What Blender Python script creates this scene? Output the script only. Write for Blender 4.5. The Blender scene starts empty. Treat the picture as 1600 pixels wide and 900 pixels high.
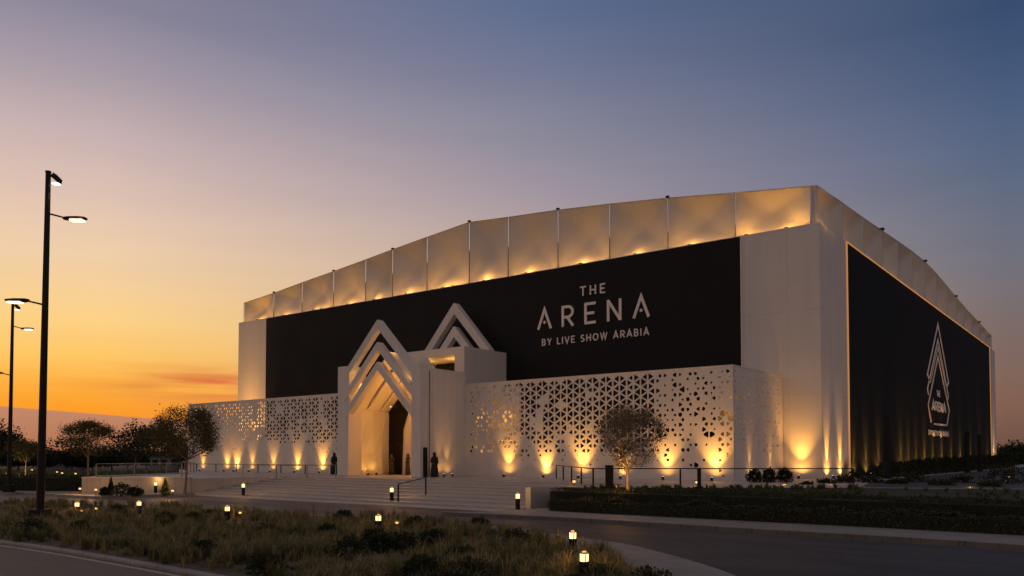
import bpy, bmesh, math, random
import numpy as np
from mathutils import Vector, Matrix, noise
R = math.radians
scene = bpy.context.scene
COL = scene.collection

# ------------------------------------------------------------------ camera
F, PITCH, CX, CY, EYE = 1262.3, R(1.9), 800.0, 672.0, 1.4
XR_, XF_, YR_, YF_ = .7908, -.6120, .6120, .7908          # world X and Y seen from the camera (right, forward)
cam_d = bpy.data.cameras.new('camera'); cam = bpy.data.objects.new('camera', cam_d); COL.objects.link(cam)
cam.location = (0, 0, EYE)
cam.rotation_euler = (R(90) + PITCH, 0, math.atan2(.6120, .7908))
cam_d.sensor_width = 36; cam_d.lens = 36 * F / 1600
cam_d.shift_y = (CY - 450) / 1600
cam_d.clip_start = .1; cam_d.clip_end = 6000
scene.camera = cam

# ------------------------------------------------------------------ view and render settings
scene.view_settings.view_transform = 'Standard'; scene.view_settings.look = 'None'
scene.view_settings.exposure = 0; scene.view_settings.gamma = 1
scene.view_settings.use_curve_mapping = False
scene.render.engine = 'CYCLES'
scene.cycles.use_denoising = True
scene.cycles.max_bounces = 6
scene.cycles.sample_clamp_indirect = 4
scene.cycles.use_light_tree = True

def lin(c):
    return tuple(((v/255)/12.92 if v/255 <= .04045 else ((v/255+.055)/1.055)**2.4) for v in c) + (1,)

# ------------------------------------------------------------------ dusk sky
def build_world():
    w = bpy.data.worlds.new('World'); scene.world = w; w.use_nodes = True
    nt = w.node_tree; nt.nodes.clear(); N = nt.nodes.new; L = nt.links.new
    def math_(op, a, b=None, c=None, clamp=False):
        n = N('ShaderNodeMath'); n.operation = op; n.use_clamp = clamp
        for i, v in enumerate((a, b, c)):
            if v is None: continue
            if hasattr(v, 'is_output'): L(v, n.inputs[i])
            else: n.inputs[i].default_value = v
        return n.outputs[0]
    def mix(f, a, b):
        n = N('ShaderNodeMix'); n.data_type = 'RGBA'; n.clamp_factor = True
        for i, v in ((0, f), (6, a), (7, b)):
            if hasattr(v, 'is_output'): L(v, n.inputs[i])
            else: n.inputs[i].default_value = v
        return n.outputs[2]
    def dot(vec, v):
        n = N('ShaderNodeVectorMath'); n.operation = 'DOT_PRODUCT'; L(vec, n.inputs[0]); n.inputs[1].default_value = v
        return n.outputs['Value']
    tc = N('ShaderNodeTexCoord'); d = tc.outputs['Generated']
    z = dot(d, (0, 0, 1))
    hl = math_('SQRT', math_('SUBTRACT', 1.0001, math_('MULTIPLY', z, z)))
    s = math_('DIVIDE', dot(d, (XR_, YR_, 0)), hl)           # sine of the azimuth, towards the right
    c = math_('DIVIDE', dot(d, (XF_, YF_, 0)), hl)           # cosine of the azimuth, ahead
    el = math_('DIVIDE', z, .6)                               # ramps run from the horizon to sin(el) = .6
    def ramp(stops):
        r = N('ShaderNodeValToRGB'); L(el, r.inputs[0]); cr = r.color_ramp
        cr.elements[0].position = 0; cr.elements[0].color = lin(stops[0][1])
        cr.elements[1].position = 1; cr.elements[1].color = lin(stops[-1][1])
        for deg, col in stops[1:-1]:
            e = cr.elements.new(math.sin(R(deg))/.6); e.color = lin(col)
        return r.outputs[0]
    left = ramp([(0, (240,122,38)), (1.6, (250,140,36)), (3.2, (254,160,44)), (4.6, (255,178,66)), (6.2, (255,198,99)), (8.6, (253,209,134)),
                 (12.5, (240,206,168)), (16.3, (222,194,179)), (19.9, (199,176,176)), (23.4, (167,155,166)), (26.8, (137,132,152)), (37, (112,110,126))])
    mid = ramp([(0, (214,132,84)), (4, (212,152,104)), (9, (206,170,136)), (13.9, (188,166,156)), (18.1, (160,148,158)), (22.2, (137,136,153)),
                (25.9, (115,121,148)), (29.5, (92,108,142)), (37, (96,100,120))])
    right = ramp([(0, (112,80,68)), (1.3, (118,86,74)), (3.4, (130,97,82)), (8.2, (125,109,106)), (12, (113,113,125)), (16, (97,108,130)),
                  (19.1, (83,100,130)), (22.5, (68,88,122)), (25.7, (56,78,112)), (37, (74,84,104))])
    back = ramp([(0, (176,140,122)), (5, (190,154,138)), (14, (176,156,150)), (25, (148,142,146)), (37, (124,116,118))])
    f1 = math_('DIVIDE', math_('ADD', s, .454), .494, clamp=True)
    f2 = math_('DIVIDE', math_('SUBTRACT', s, .04), .485, clamp=True)
    front = mix(f2, mix(f1, left, mid), right)
    # long thin red-mauve cloud streaks low over the sunset
    mp = N('ShaderNodeMapping'); mp.inputs['Scale'].default_value = (5, 5, 80)
    L(d, mp.inputs[0]); nz = N('ShaderNodeTexNoise'); nz.inputs['Scale'].default_value = 1.0; nz.inputs['Detail'].default_value = 5
    L(mp.outputs[0], nz.inputs['Vector'])
    zz = math_('DIVIDE', math_('SUBTRACT', z, .084), .017)
    ss = math_('DIVIDE', math_('SUBTRACT', s, -.345), .095)
    g = math_('EXPONENT', math_('MULTIPLY', math_('ADD', math_('MULTIPLY', zz, zz), math_('MULTIPLY', ss, ss)), -1))
    g = math_('MULTIPLY', g, math_('MULTIPLY', math_('SUBTRACT', nz.outputs[0], .40), 5.0, clamp=True), clamp=True)
    front = mix(math_('MULTIPLY', g, math_('GREATER_THAN', c, 0)), front, lin((218,118,66)))
    # faint broad streaks everywhere in the lower sky
    mp2 = N('ShaderNodeMapping'); mp2.inputs['Scale'].default_value = (2.2, 2.2, 26); L(d, mp2.inputs[0])
    nz2 = N('ShaderNodeTexNoise'); nz2.inputs['Scale'].default_value = 1.3; nz2.inputs['Detail'].default_value = 4; L(mp2.outputs[0], nz2.inputs['Vector'])
    k = math_('ADD', math_('MULTIPLY', math_('SUBTRACT', nz2.outputs[0], .5), .12), 1.0)
    sc_ = N('ShaderNodeVectorMath'); sc_.operation = 'SCALE'; L(front, sc_.inputs[0]); L(k, sc_.inputs[3]); front = sc_.outputs[0]
    # grey-mauve bank of cloud lying along the horizon on the left
    thr = math_('SUBTRACT', .0535, math_('MULTIPLY', math_('ADD', s, .534), .0744))
    bank = math_('MULTIPLY', math_('SUBTRACT', thr, z), 700, clamp=True)
    bank = math_('MULTIPLY', bank, math_('GREATER_THAN', c, 0))
    bk = mix(math_('MULTIPLY', z, 20, clamp=True), lin((176,112,80)), lin((194,136,104)))
    front = mix(bank, front, bk)
    fb = math_('MULTIPLY', math_('ADD', c, .0), -2.2, clamp=True)
    sky = mix(fb, mix(math_('MULTIPLY', math_('SUBTRACT', .45, c), 1.6, clamp=True), front, mix(.5, front, back)), back)
    # below the horizon: dim
    sky = mix(math_('MULTIPLY', z, -60, clamp=True), sky, lin((40, 34, 32)))
    bg = N('ShaderNodeBackground'); bg.inputs['Strength'].default_value = 1.0; L(sky, bg.inputs[0])
    out = N('ShaderNodeOutputWorld'); L(bg.outputs[0], out.inputs[0])
build_world()

# last warm light from just under the sunset, very weak and very soft
sd = bpy.data.lights.new('sun', 'SUN'); sd.energy = .10; sd.angle = R(20); sd.color = (1, .58, .3)
sun = bpy.data.objects.new('sun', sd); COL.objects.link(sun)
az = R(-48); sdir = Vector((math.sin(az)*XR_ + math.cos(az)*XF_, math.sin(az)*YR_ + math.cos(az)*YF_, math.tan(R(4))))
sun.rotation_euler = sdir.to_track_quat('Z', 'Y').to_euler()

# ------------------------------------------------------------------ survey helpers: a sight line from the camera met with a level or a wall
def ray(px, py):
    x = (px-CX)/F; y = (CY-py)/F
    f = math.cos(PITCH) - y*math.sin(PITCH); u = math.sin(PITCH) + y*math.cos(PITCH)
    return Vector((x*XR_+f*XF_, x*YR_+f*YF_, u))
def on_z(px, py, z): d = ray(px, py); return Vector((0,0,EYE)) + d*((z-EYE)/d.z)
def on_y(px, py, Y): d = ray(px, py); return Vector((0,0,EYE)) + d*(Y/d.y)
def on_x(px, py, X): d = ray(px, py); return Vector((0,0,EYE)) + d*(X/d.x)
def at_d(px, D, z=0):
    r = (px-CX)/F*D; return Vector((r*XR_+D*XF_, r*YR_+D*YF_, z))

# ------------------------------------------------------------------ materials
def mat(name, col, rough=.7, var=.12, scale=3., bump=0., bscale=None, metallic=0., spec=.5, var_col=None, stretch=None, translucent=0., coat=0.):
    m = bpy.data.materials.new(name); m.use_nodes = True; nt = m.node_tree; N = nt.nodes.new; L = nt.links.new
    b = nt.nodes['Principled BSDF']; b.inputs['Roughness'].default_value = rough; b.inputs['Metallic'].default_value = metallic
    b.inputs['Specular IOR Level'].default_value = spec
    if coat: b.inputs['Coat Weight'].default_value = coat
    tc = N('ShaderNodeTexCoord'); mp = N('ShaderNodeMapping'); L(tc.outputs['Object'], mp.inputs[0])
    if stretch: mp.inputs['Scale'].default_value = stretch
    nz = N('ShaderNodeTexNoise'); nz.inputs['Scale'].default_value = scale; nz.inputs['Detail'].default_value = 7; nz.inputs['Roughness'].default_value = .62
    L(mp.outputs[0], nz.inputs['Vector'])
    cr = N('ShaderNodeValToRGB'); L(nz.outputs[0], cr.inputs[0])
    lo = tuple(v*(1-var) for v in col); hi = tuple(min(1, v*(1+var)) for v in col) if var_col is None else var_col
    cr.color_ramp.elements[0].position = .32; cr.color_ramp.elements[1].position = .68
    cr.color_ramp.elements[0].color = (*lo, 1); cr.color_ramp.elements[1].color = (*hi, 1)
    L(cr.outputs[0], b.inputs['Base Color'])
    rr = N('ShaderNodeMapRange'); rr.inputs[3].default_value = max(.05, rough-.12); rr.inputs[4].default_value = min(1, rough+.12)
    L(nz.outputs[0], rr.inputs[0]); L(rr.outputs[0], b.inputs['Roughness'])
    if bump:
        n2 = N('ShaderNodeTexNoise'); n2.inputs['Scale'].default_value = bscale or scale*8; n2.inputs['Detail'].default_value = 5
        L(mp.outputs[0], n2.inputs['Vector'])
        bp = N('ShaderNodeBump'); bp.inputs['Strength'].default_value = bump; bp.inputs['Distance'].default_value = .02
        L(n2.outputs[0], bp.inputs['Height']); L(bp.outputs[0], b.inputs['Normal'])
    if translucent:
        t = N('ShaderNodeBsdfTranslucent'); L(cr.outputs[0], t.inputs[0]); mx = N('ShaderNodeMixShader'); mx.inputs[0].default_value = translucent
        L(b.outputs[0], mx.inputs[1]); L(t.outputs[0], mx.inputs[2]); L(mx.outputs[0], nt.nodes['Material Output'].inputs[0])
    return m
def emit(name, col, s):
    m = bpy.data.materials.new(name); m.use_nodes = True; b = m.node_tree.nodes['Principled BSDF']
    b.inputs['Base Color'].default_value = (*col, 1); b.inputs['Emission Color'].default_value = (*col, 1); b.inputs['Emission Strength'].default_value = s
    return m
def leafmat(name, cols, rough=.6, transl=.25):
    m = bpy.data.materials.new(name); m.use_nodes = True; nt = m.node_tree; N = nt.nodes.new; L = nt.links.new
    b = nt.nodes['Principled BSDF']; b.inputs['Roughness'].default_value = rough; b.inputs['Specular IOR Level'].default_value = .3
    g = N('ShaderNodeNewGeometry'); cr = N('ShaderNodeValToRGB'); L(g.outputs['Random Per Island'], cr.inputs[0])
    while len(cr.color_ramp.elements) < len(cols): cr.color_ramp.elements.new(.5)
    for i, c in enumerate(cols):
        cr.color_ramp.elements[i].position = i/(len(cols)-1); cr.color_ramp.elements[i].color = (*c, 1)
    L(cr.outputs[0], b.inputs['Base Color'])
    t = N('ShaderNodeBsdfTranslucent'); L(cr.outputs[0], t.inputs[0]); mx = N('ShaderNodeMixShader'); mx.inputs[0].default_value = transl
    L(b.outputs[0], mx.inputs[1]); L(t.outputs[0], mx.inputs[2]); L(mx.outputs[0], nt.nodes['Material Output'].inputs[0])
    return m
M = dict(
    white=mat('white_cladding', (.65,.62,.60), .65, .035, .35, .05, 30),
    screen=mat('white_painted_panel', (.62,.585,.555), .6, .04, .5, .04, 40),
    fabric=mat('tensioned_white_fabric', (.56,.545,.53), .55, .05, .6, .05, 60, translucent=.10),
    black=mat('black_mesh_banner', (.0065,.0065,.0075), .7, .15, .4, spec=.25),
    blackside=mat('black_side_banner', (.012,.0155,.019), .85, .2, .3, .03, 6, spec=.12),
    steel=mat('black_painted_steel', (.009,.0085,.008), .55, .25, 6, spec=.22),
    greysteel=mat('grey_frame_tube', (.22,.21,.2), .45, .1, 4),
    letter=mat('brushed_metal_letters', (.80,.72,.67), .5, .06, 2),
    stone=mat('pale_plaza_paving', (.40,.37,.345), .55, .12, .35, .08, 12),
    step=mat('pale_stone_steps', (.50,.465,.435), .55, .12, .5, .08, 10, stretch=(.4, 3, 3)),
    kerb=mat('concrete_kerb', (.24,.225,.21), .75, .18, 1.6, .3, 20),
    ground=mat('dry_sandy_ground', (.060,.052,.042), .95, .45, .12, .3, 3),
    soil=mat('bed_soil', (.075,.052,.034), .95, .45, 1.2, .6, 9),
    glass=mat('dark_glass', (.006,.006,.006), .25, .2, 1, spec=.16),
    bark=mat('tree_bark', (.16,.12,.085), .9, .3, 8, .5, 40, stretch=(3,3,.6)),
    pale_bark=mat('pale_tree_bark', (.30,.24,.18), .9, .25, 8, .5, 40, stretch=(3,3,.6)),
    robe=mat('black_cloth', (.012,.011,.011), .85, .2, 4),
    robe2=mat('dark_brown_cloth', (.035,.025,.02), .85, .2, 4),
    skin=mat('skin', (.32,.2,.14), .5, .05, 4),
    totem=mat('dark_green_panel', (.008,.011,.011), .6, .15, 2, spec=.2),
    farwall=mat('far_wall_render', (.18,.17,.17), .8, .2, .5),
)
def asphalt():
    m = mat('asphalt', (.030,.0285,.0285), .62, .28, .5, .35, 160, spec=.45)
    return m
M['asphalt'] = asphalt()
def wear(m, scale=.16, amt=1.9, lo=.56, hi=.66):
    """broad paler worn patches and tyre lines on the carriageway"""
    nt = m.node_tree; N = nt.nodes.new; L = nt.links.new
    b = nt.nodes['Principled BSDF']; src = b.inputs['Base Color'].links[0].from_socket
    tc = N('ShaderNodeTexCoord'); mp = N('ShaderNodeMapping'); mp.inputs['Scale'].default_value = (.35, 1.6, 1); mp.inputs['Rotation'].default_value = (0,0,R(8)); L(tc.outputs['Object'], mp.inputs[0])
    nz = N('ShaderNodeTexNoise'); nz.inputs['Scale'].default_value = scale*3; nz.inputs['Detail'].default_value = 8; nz.inputs['Roughness'].default_value = .7; L(mp.outputs[0], nz.inputs['Vector'])
    mr = N('ShaderNodeMapRange'); mr.inputs[1].default_value = .42; mr.inputs[2].default_value = .68; mr.inputs[3].default_value = .8; mr.inputs[4].default_value = amt; L(nz.outputs[0], mr.inputs[0])
    vo = N('ShaderNodeTexVoronoi'); vo.feature = 'DISTANCE_TO_EDGE'; vo.inputs['Scale'].default_value = .22; L(tc.outputs['Object'], vo.inputs['Vector'])
    cr = N('ShaderNodeMapRange'); cr.inputs[1].default_value = .0; cr.inputs[2].default_value = .008; cr.inputs[3].default_value = .55; cr.inputs[4].default_value = 1; L(vo.outputs[0], cr.inputs[0])
    m1 = N('ShaderNodeMath'); m1.operation = 'MULTIPLY'; L(mr.outputs[0], m1.inputs[0]); L(cr.outputs[0], m1.inputs[1])
    sc = N('ShaderNodeVectorMath'); sc.operation = 'SCALE'; L(src, sc.inputs[0]); L(m1.outputs[0], sc.inputs[3])
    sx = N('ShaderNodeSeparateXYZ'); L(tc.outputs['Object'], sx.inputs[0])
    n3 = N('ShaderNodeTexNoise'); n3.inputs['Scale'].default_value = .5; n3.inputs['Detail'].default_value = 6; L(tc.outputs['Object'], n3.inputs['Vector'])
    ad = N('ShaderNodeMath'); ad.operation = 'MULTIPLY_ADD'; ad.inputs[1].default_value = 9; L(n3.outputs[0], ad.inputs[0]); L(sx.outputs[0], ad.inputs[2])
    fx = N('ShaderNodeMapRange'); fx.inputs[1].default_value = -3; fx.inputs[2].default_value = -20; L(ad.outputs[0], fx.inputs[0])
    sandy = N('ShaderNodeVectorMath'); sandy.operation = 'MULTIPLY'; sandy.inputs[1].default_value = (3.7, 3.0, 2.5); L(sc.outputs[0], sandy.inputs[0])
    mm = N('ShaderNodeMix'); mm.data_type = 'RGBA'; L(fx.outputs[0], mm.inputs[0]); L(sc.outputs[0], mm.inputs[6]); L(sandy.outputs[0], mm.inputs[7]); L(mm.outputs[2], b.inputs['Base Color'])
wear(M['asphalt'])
def paving():
    m = mat('interlocking_path_paving', (.085,.07,.062), .7, .2, .8, .3, 60)
    nt = m.node_tree; N = nt.nodes.new; L = nt.links.new
    b = nt.nodes['Principled BSDF']; src = b.inputs['Base Color'].links[0].from_socket
    tc = N('ShaderNodeTexCoord'); br = N('ShaderNodeTexBrick'); L(tc.outputs['Object'], br.inputs[0])
    br.inputs['Scale'].default_value = 2.2; br.inputs['Mortar Size'].default_value = .012; br.inputs['Color1'].default_value = (1,1,1,1)
    br.inputs['Color2'].default_value = (.78,.78,.78,1); br.inputs['Mortar'].default_value = (.45,.45,.45,1)
    mx = N('ShaderNodeMix'); mx.data_type = 'RGBA'; mx.blend_type = 'MULTIPLY'; mx.inputs[0].default_value = 1
    L(src, mx.inputs[6]); L(br.outputs[0], mx.inputs[7]); L(mx.outputs[2], b.inputs['Base Color'])
    return m
M['paving'] = paving()
def joints(m, sx, mort=.004, dark=.72, rot=0.):
    nt = m.node_tree; N = nt.nodes.new; L = nt.links.new
    b = nt.nodes['Principled BSDF']; src = b.inputs['Base Color'].links[0].from_socket
    tc = N('ShaderNodeTexCoord'); mp = N('ShaderNodeMapping'); mp.inputs['Rotation'].default_value = (0,0,rot); L(tc.outputs['Object'], mp.inputs[0])
    br = N('ShaderNodeTexBrick'); L(mp.outputs[0], br.inputs[0]); br.offset = 0
    br.inputs['Scale'].default_value = sx; br.inputs['Mortar Size'].default_value = mort; br.inputs['Brick Width'].default_value = 1; br.inputs['Row Height'].default_value = .6
    br.inputs['Color1'].default_value = (1,1,1,1); br.inputs['Color2'].default_value = (.93,.93,.93,1); br.inputs['Mortar'].default_value = (dark,)*3+(1,)
    mx = N('ShaderNodeMix'); mx.data_type = 'RGBA'; mx.blend_type = 'MULTIPLY'; mx.inputs[0].default_value = 1
    L(src, mx.inputs[6]); L(br.outputs[0], mx.inputs[7]); L(mx.outputs[2], b.inputs['Base Color'])
joints(M['stone'], 1.2, .01, .6)
joints(M['kerb'], 1.1, .014, .62, .5)
M['lamp_warm'] = emit('lit_warm_lens', (1, .60, .26), 2.3)
M['lamp_small'] = emit('lit_small_garden_lens', (1, .52, .16), 1.7)
M['lamp_soft'] = emit('lit_street_lens', (1, .80, .52), 5)
M['lamp_spot'] = emit('lit_uplight_lens', (1, .6, .22), 1.6)
M['led'] = emit('led_edge_strip', (1, .50, .14), .28)
M['leaf_olive'] = leafmat('olive_leaves', [(.07,.07,.025), (.11,.095,.035), (.045,.05,.02)])
M['leaf_low'] = leafmat('low_hedge_leaves', [(.04,.046,.018), (.06,.062,.024), (.025,.032,.012)], transl=.15)
M['leaf_dark'] = leafmat('dark_leaves', [(.022,.030,.014), (.034,.042,.018), (.014,.020,.010)])
M['leaf_pale'] = leafmat('pale_tan_leaves', [(.16,.125,.075), (.25,.195,.12), (.085,.065,.036)], transl=.15)
M['leaf_hedge'] = leafmat('hedge_leaves', [(.022,.034,.012), (.036,.05,.016), (.012,.020,.008)], transl=.15)
M['grass_straw'] = leafmat('straw_grass', [(.25,.19,.085), (.35,.275,.125), (.14,.125,.05), (.17,.145,.065)])
M['grass_green'] = leafmat('green_grass', [(.085,.105,.034), (.13,.145,.045), (.05,.068,.026)])

def seams_on(m, su, sv, width=.012, dark=.8):
    nt = m.node_tree; N = nt.nodes.new; L = nt.links.new
    b = nt.nodes['Principled BSDF']; src = b.inputs['Base Color'].links[0].from_socket
    tc = N('ShaderNodeTexCoord'); sx = N('ShaderNodeSeparateXYZ'); L(tc.outputs['Object'], sx.inputs[0])
    def mth(op, a, b_=None):
        n = N('ShaderNodeMath'); n.operation = op
        for i, v in enumerate((a, b_)):
            if v is None: continue
            if hasattr(v, 'is_output'): L(v, n.inputs[i])
            else: n.inputs[i].default_value = v
        return n.outputs[0]
    u = mth('ADD', sx.outputs[0], sx.outputs[1])
    fu = mth('LESS_THAN', mth('MULTIPLY', mth('FRACT', mth('DIVIDE', u, su)), su), width)
    fv = mth('LESS_THAN', mth('MULTIPLY', mth('FRACT', mth('DIVIDE', sx.outputs[2], sv)), sv), width)
    f = mth('MULTIPLY', mth('MAXIMUM', fu, fv), 1-dark)
    # long faint streaks of dust running down the surface
    mp = N('ShaderNodeMapping'); mp.inputs['Scale'].default_value = (1.6, 1.6, .09); L(tc.outputs['Object'], mp.inputs[0])
    nz = N('ShaderNodeTexNoise'); nz.inputs['Scale'].default_value = 1.0; nz.inputs['Detail'].default_value = 6; L(mp.outputs[0], nz.inputs['Vector'])
    st = N('ShaderNodeMapRange'); st.inputs[1].default_value = .45; st.inputs[2].default_value = .8; st.inputs[3].default_value = 0; st.inputs[4].default_value = .08; L(nz.outputs[0], st.inputs[0])
    f = mth('SUBTRACT', 1.0, mth('ADD', f, st.outputs[0]))
    sc = N('ShaderNodeVectorMath'); sc.operation = 'SCALE'; L(src, sc.inputs[0]); L(f, sc.inputs[3]); L(sc.outputs[0], b.inputs['Base Color'])
seams_on(M['white'], 2.9, 5.45, .03, .82)
seams_on(M['screen'], 2.4, 40, .025, .86)
seams_on(M['black'], 4.6, 60, .05, .55)
seams_on(M['blackside'], 4.9, 60, .06, .6)
# ------------------------------------------------------------------ building blocks
def tag(o, label=None, cat=None, group=None, kind=None):
    if label: o['label'] = label
    if cat: o['category'] = cat
    if group: o['group'] = group
    if kind: o['kind'] = kind
    return o
def thing(name, label, cat, loc=(0,0,0), rz=0, group=None):
    o = bpy.data.objects.new(name, None); COL.objects.link(o); o.location = loc; o.rotation_euler.z = rz; o.empty_display_size = .3
    return tag(o, label, cat, group)
class MB:
    def __init__(s): s.v = []; s.f = []
    def add(s, vs, fs):
        n = len(s.v); s.v += [tuple(v) for v in vs]; s.f += [tuple(i+n for i in f) for f in fs]; return s
    def box(s, x0, x1, y0, y1, z0, z1):
        return s.add([(x0,y0,z0),(x1,y0,z0),(x1,y1,z0),(x0,y1,z0),(x0,y0,z1),(x1,y0,z1),(x1,y1,z1),(x0,y1,z1)],
                     [(0,3,2,1),(4,5,6,7),(0,1,5,4),(1,2,6,5),(2,3,7,6),(3,0,4,7)])
    def tube(s, a, b, r0, r1=None, n=8, caps=True):
        a = Vector(a); b = Vector(b); r1 = r0 if r1 is None else r1
        d = (b-a); q = d.to_track_quat('Z', 'Y'); vs = []
        for p, r in ((a, r0), (b, r1)):
            for k in range(n):
                t = 2*math.pi*k/n; vs.append(p + q @ Vector((r*math.cos(t), r*math.sin(t), 0)))
        fs = [(k, (k+1)%n, n+(k+1)%n, n+k) for k in range(n)]
        if caps: fs += [tuple(range(n-1,-1,-1)), tuple(range(n, 2*n))]
        return s.add(vs, fs)
    def beam(s, a, b, up, w, h):                   # rectangular bar from a to b
        a = Vector(a); b = Vector(b); d = (b-a).normalized(); u = Vector(up); sd = d.cross(u).normalized(); u = sd.cross(d)
        vs = []
        for p in (a, b):
            for i, j in ((-1,-1),(1,-1),(1,1),(-1,1)): vs.append(p + sd*i*w/2 + u*j*h/2)
        return s.add(vs, [(0,1,5,4),(1,2,6,5),(2,3,7,6),(3,0,4,7),(3,2,1,0),(4,5,6,7)])
    def prism(s, pts, lo, hi):                     # outline (list of xy) extruded in z
        n = len(pts); vs = [(x,y,lo) for x,y in pts] + [(x,y,hi) for x,y in pts]
        return s.add(vs, [tuple(range(n-1,-1,-1)), tuple(range(n,2*n))] + [(k,(k+1)%n,n+(k+1)%n,n+k) for k in range(n)])
    def slab_xz(s, pts, y0, y1):                   # outline (list of xz) extruded in y
        n = len(pts); vs = [(x,y0,z) for x,z in pts] + [(x,y1,z) for x,z in pts]
        return s.add(vs, [tuple(range(n)), tuple(range(2*n-1,n-1,-1))] + [((k+1)%n,k,n+k,n+(k+1)%n) for k in range(n)])
    def lathe(s, prof, n=12, c=(0,0,0), sx=1, sy=1):
        vs = []
        for r, z in prof:
            for k in range(n):
                t = 2*math.pi*k/n; vs.append((c[0]+r*sx*math.cos(t), c[1]+r*sy*math.sin(t), c[2]+z))
        fs = []
        for i in range(len(prof)-1):
            for k in range(n): fs.append((i*n+k, i*n+(k+1)%n, (i+1)*n+(k+1)%n, (i+1)*n+k))
        fs.append(tuple(range(n-1,-1,-1))); m_ = (len(prof)-1)*n; fs.append(tuple(range(m_, m_+n)))
        return s.add(vs, fs)
    def build(s, name, m, parent=None, bevel=0, smooth=False, fix=True):
        me = bpy.data.meshes.new(name); me.from_pydata(s.v, [], s.f)
        if fix:
            bm = bmesh.new(); bm.from_mesh(me); bmesh.ops.recalc_face_normals(bm, faces=bm.faces); bm.to_mesh(me); bm.free()
        me.materials.append(m)
        if smooth: me.polygons.foreach_set('use_smooth', [True]*len(me.polygons))
        o = bpy.data.objects.new(name, me); COL.objects.link(o)
        if parent: o.parent = parent
        if bevel:
            b = o.modifiers.new('bevel', 'BEVEL'); b.width = bevel; b.segments = 2; b.limit_method = 'ANGLE'
        return o
def kids(o): return [c for c in bpy.data.objects if c.parent == o]
TREE = {}
def copy_tree(o, parent=None):
    c = o.copy(); COL.objects.link(c); c.parent = parent
    if o.name not in TREE: TREE[o.name] = kids(o)
    for ch in TREE[o.name]: copy_tree(ch, c)
    return c
def lamp(name, kind, energy, col, loc, parent=None, target=None, size=.05, cone=60, blend=.8):
    d = bpy.data.lights.new(name, kind); d.energy = energy; d.color = col
    if kind == 'SPOT': d.spot_size = R(cone); d.spot_blend = blend; d.shadow_soft_size = size
    elif kind == 'POINT': d.shadow_soft_size = size
    elif kind == 'AREA': d.size = size
    o = bpy.data.objects.new(name, d); COL.objects.link(o); o.location = loc
    if parent: o.parent = parent
    if target is not None: o.rotation_euler = (Vector(loc)-Vector(target)).to_track_quat('Z','Y').to_euler()
    return o
def sheet(name, pts, z, m, kind='structure', sub=0):
    me = bpy.data.meshes.new(name); bm = bmesh.new()
    vs = [bm.verts.new((p[0], p[1], z)) for p in pts]; f = bm.faces.new(vs)
    if f.normal.z < 0: f.normal_flip()
    bm.normal_update()
    bmesh.ops.triangulate(bm, faces=bm.faces[:]); bmesh.ops.recalc_face_normals(bm, faces=bm.faces)
    if sum(f.normal.z for f in bm.faces) < 0: bmesh.ops.reverse_faces(bm, faces=bm.faces)
    bm.to_mesh(me); bm.free(); me.materials.append(m)
    o = bpy.data.objects.new(name, me); COL.objects.link(o); tag(o, kind=kind); return o
def slab(name, pts, lo, hi, m, kind='structure', parent=None, bevel=0):
    o = MB().prism([(p[0], p[1]) for p in pts], lo, hi).build(name, m, parent, bevel)
    if kind: tag(o, kind=kind)
    return o
def curve(pts, n=6):                               # Catmull-Rom through the points
    P = [Vector((p[0], p[1])) for p in pts]; P = [P[0]*2-P[1]] + P + [P[-1]*2-P[-2]]; out = []
    for i in range(1, len(P)-2):
        for k in range(n):
            t = k/n; a, b, c, d = P[i-1], P[i], P[i+1], P[i+2]
            out.append(.5*((2*b)+(c-a)*t+(2*a-5*b+4*c-d)*t*t+(3*b-a-3*c+d)*t**3))
    out.append(P[-2]); return out
def offset(pts, w):                                # offset a polyline sideways
    out = []
    for i, p in enumerate(pts):
        a = pts[max(0, i-1)]; b = pts[min(len(pts)-1, i+1)]; t = (b-a).normalized(); out.append(p + Vector((-t.y, t.x))*w)
    return out
ORD = ['first','second','third','fourth','fifth','sixth','seventh','eighth','ninth','tenth','eleventh','twelfth','thirteenth','fourteenth','fifteenth','sixteenth']

# ------------------------------------------------------------------ ground, roads, plaza
ZW, ZR = -.90, -1.05                               # level of the walks and of the carriageway
g = 3000
sheet('ground', [(-g,-g),(g,-g),(g,g),(-g,g)], -1.11, M['ground'])
far_edge = curve([on_z(x,y,ZR) for x,y in ((-900,757),(-500,760),(-200,764),(0,770),(70,773),(150,778),(250,776),(395,774),(640,788),(815,797)) ][:8]
                 + [Vector((-21.4,28.2,0)), Vector((-12,26.6,0)), Vector((0,25.6,0)), Vector((14,24.4,0)), Vector((40,20,0))], 5)
kerb_right = curve([on_z(x,y,ZR) for x,y in ((690,805),(720,807),(850,813),(1000,822),(1200,835),(1400,847),(1600,861),(1900,884),(2600,935))], 6)
kerb_left = curve([on_z(x,y,ZR) for x,y in ((-900,757),(-500,760),(-200,764),(0,771),(70,775),(130,779),(158,779.5))], 6)
near_edge = curve([on_z(x,y,ZR) for x,y in ((-900,768),(-400,774),(-150,781),(0,787),(120,792),(260,798),(400,805),(600,815),(720,823),(800,832),(905,847),(975,857),(1020,868),(1080,885),(1130,902),(1180,925),(1210,960),(1180,1020),(1050,1150))], 6)
# carriageway: everything between the near edge and the plaza, and out to the right
road_pts = list(near_edge) + [Vector((-4,3)), Vector((6,-6)), Vector((60,-30)), Vector((90,20)), Vector((60,32))] + [Vector((10,31)), Vector((-60,31)), Vector((-60,24))] + [Vector(p) for p in kerb_left[::-1]]
sheet('road', road_pts, ZR, M['asphalt'])
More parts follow.
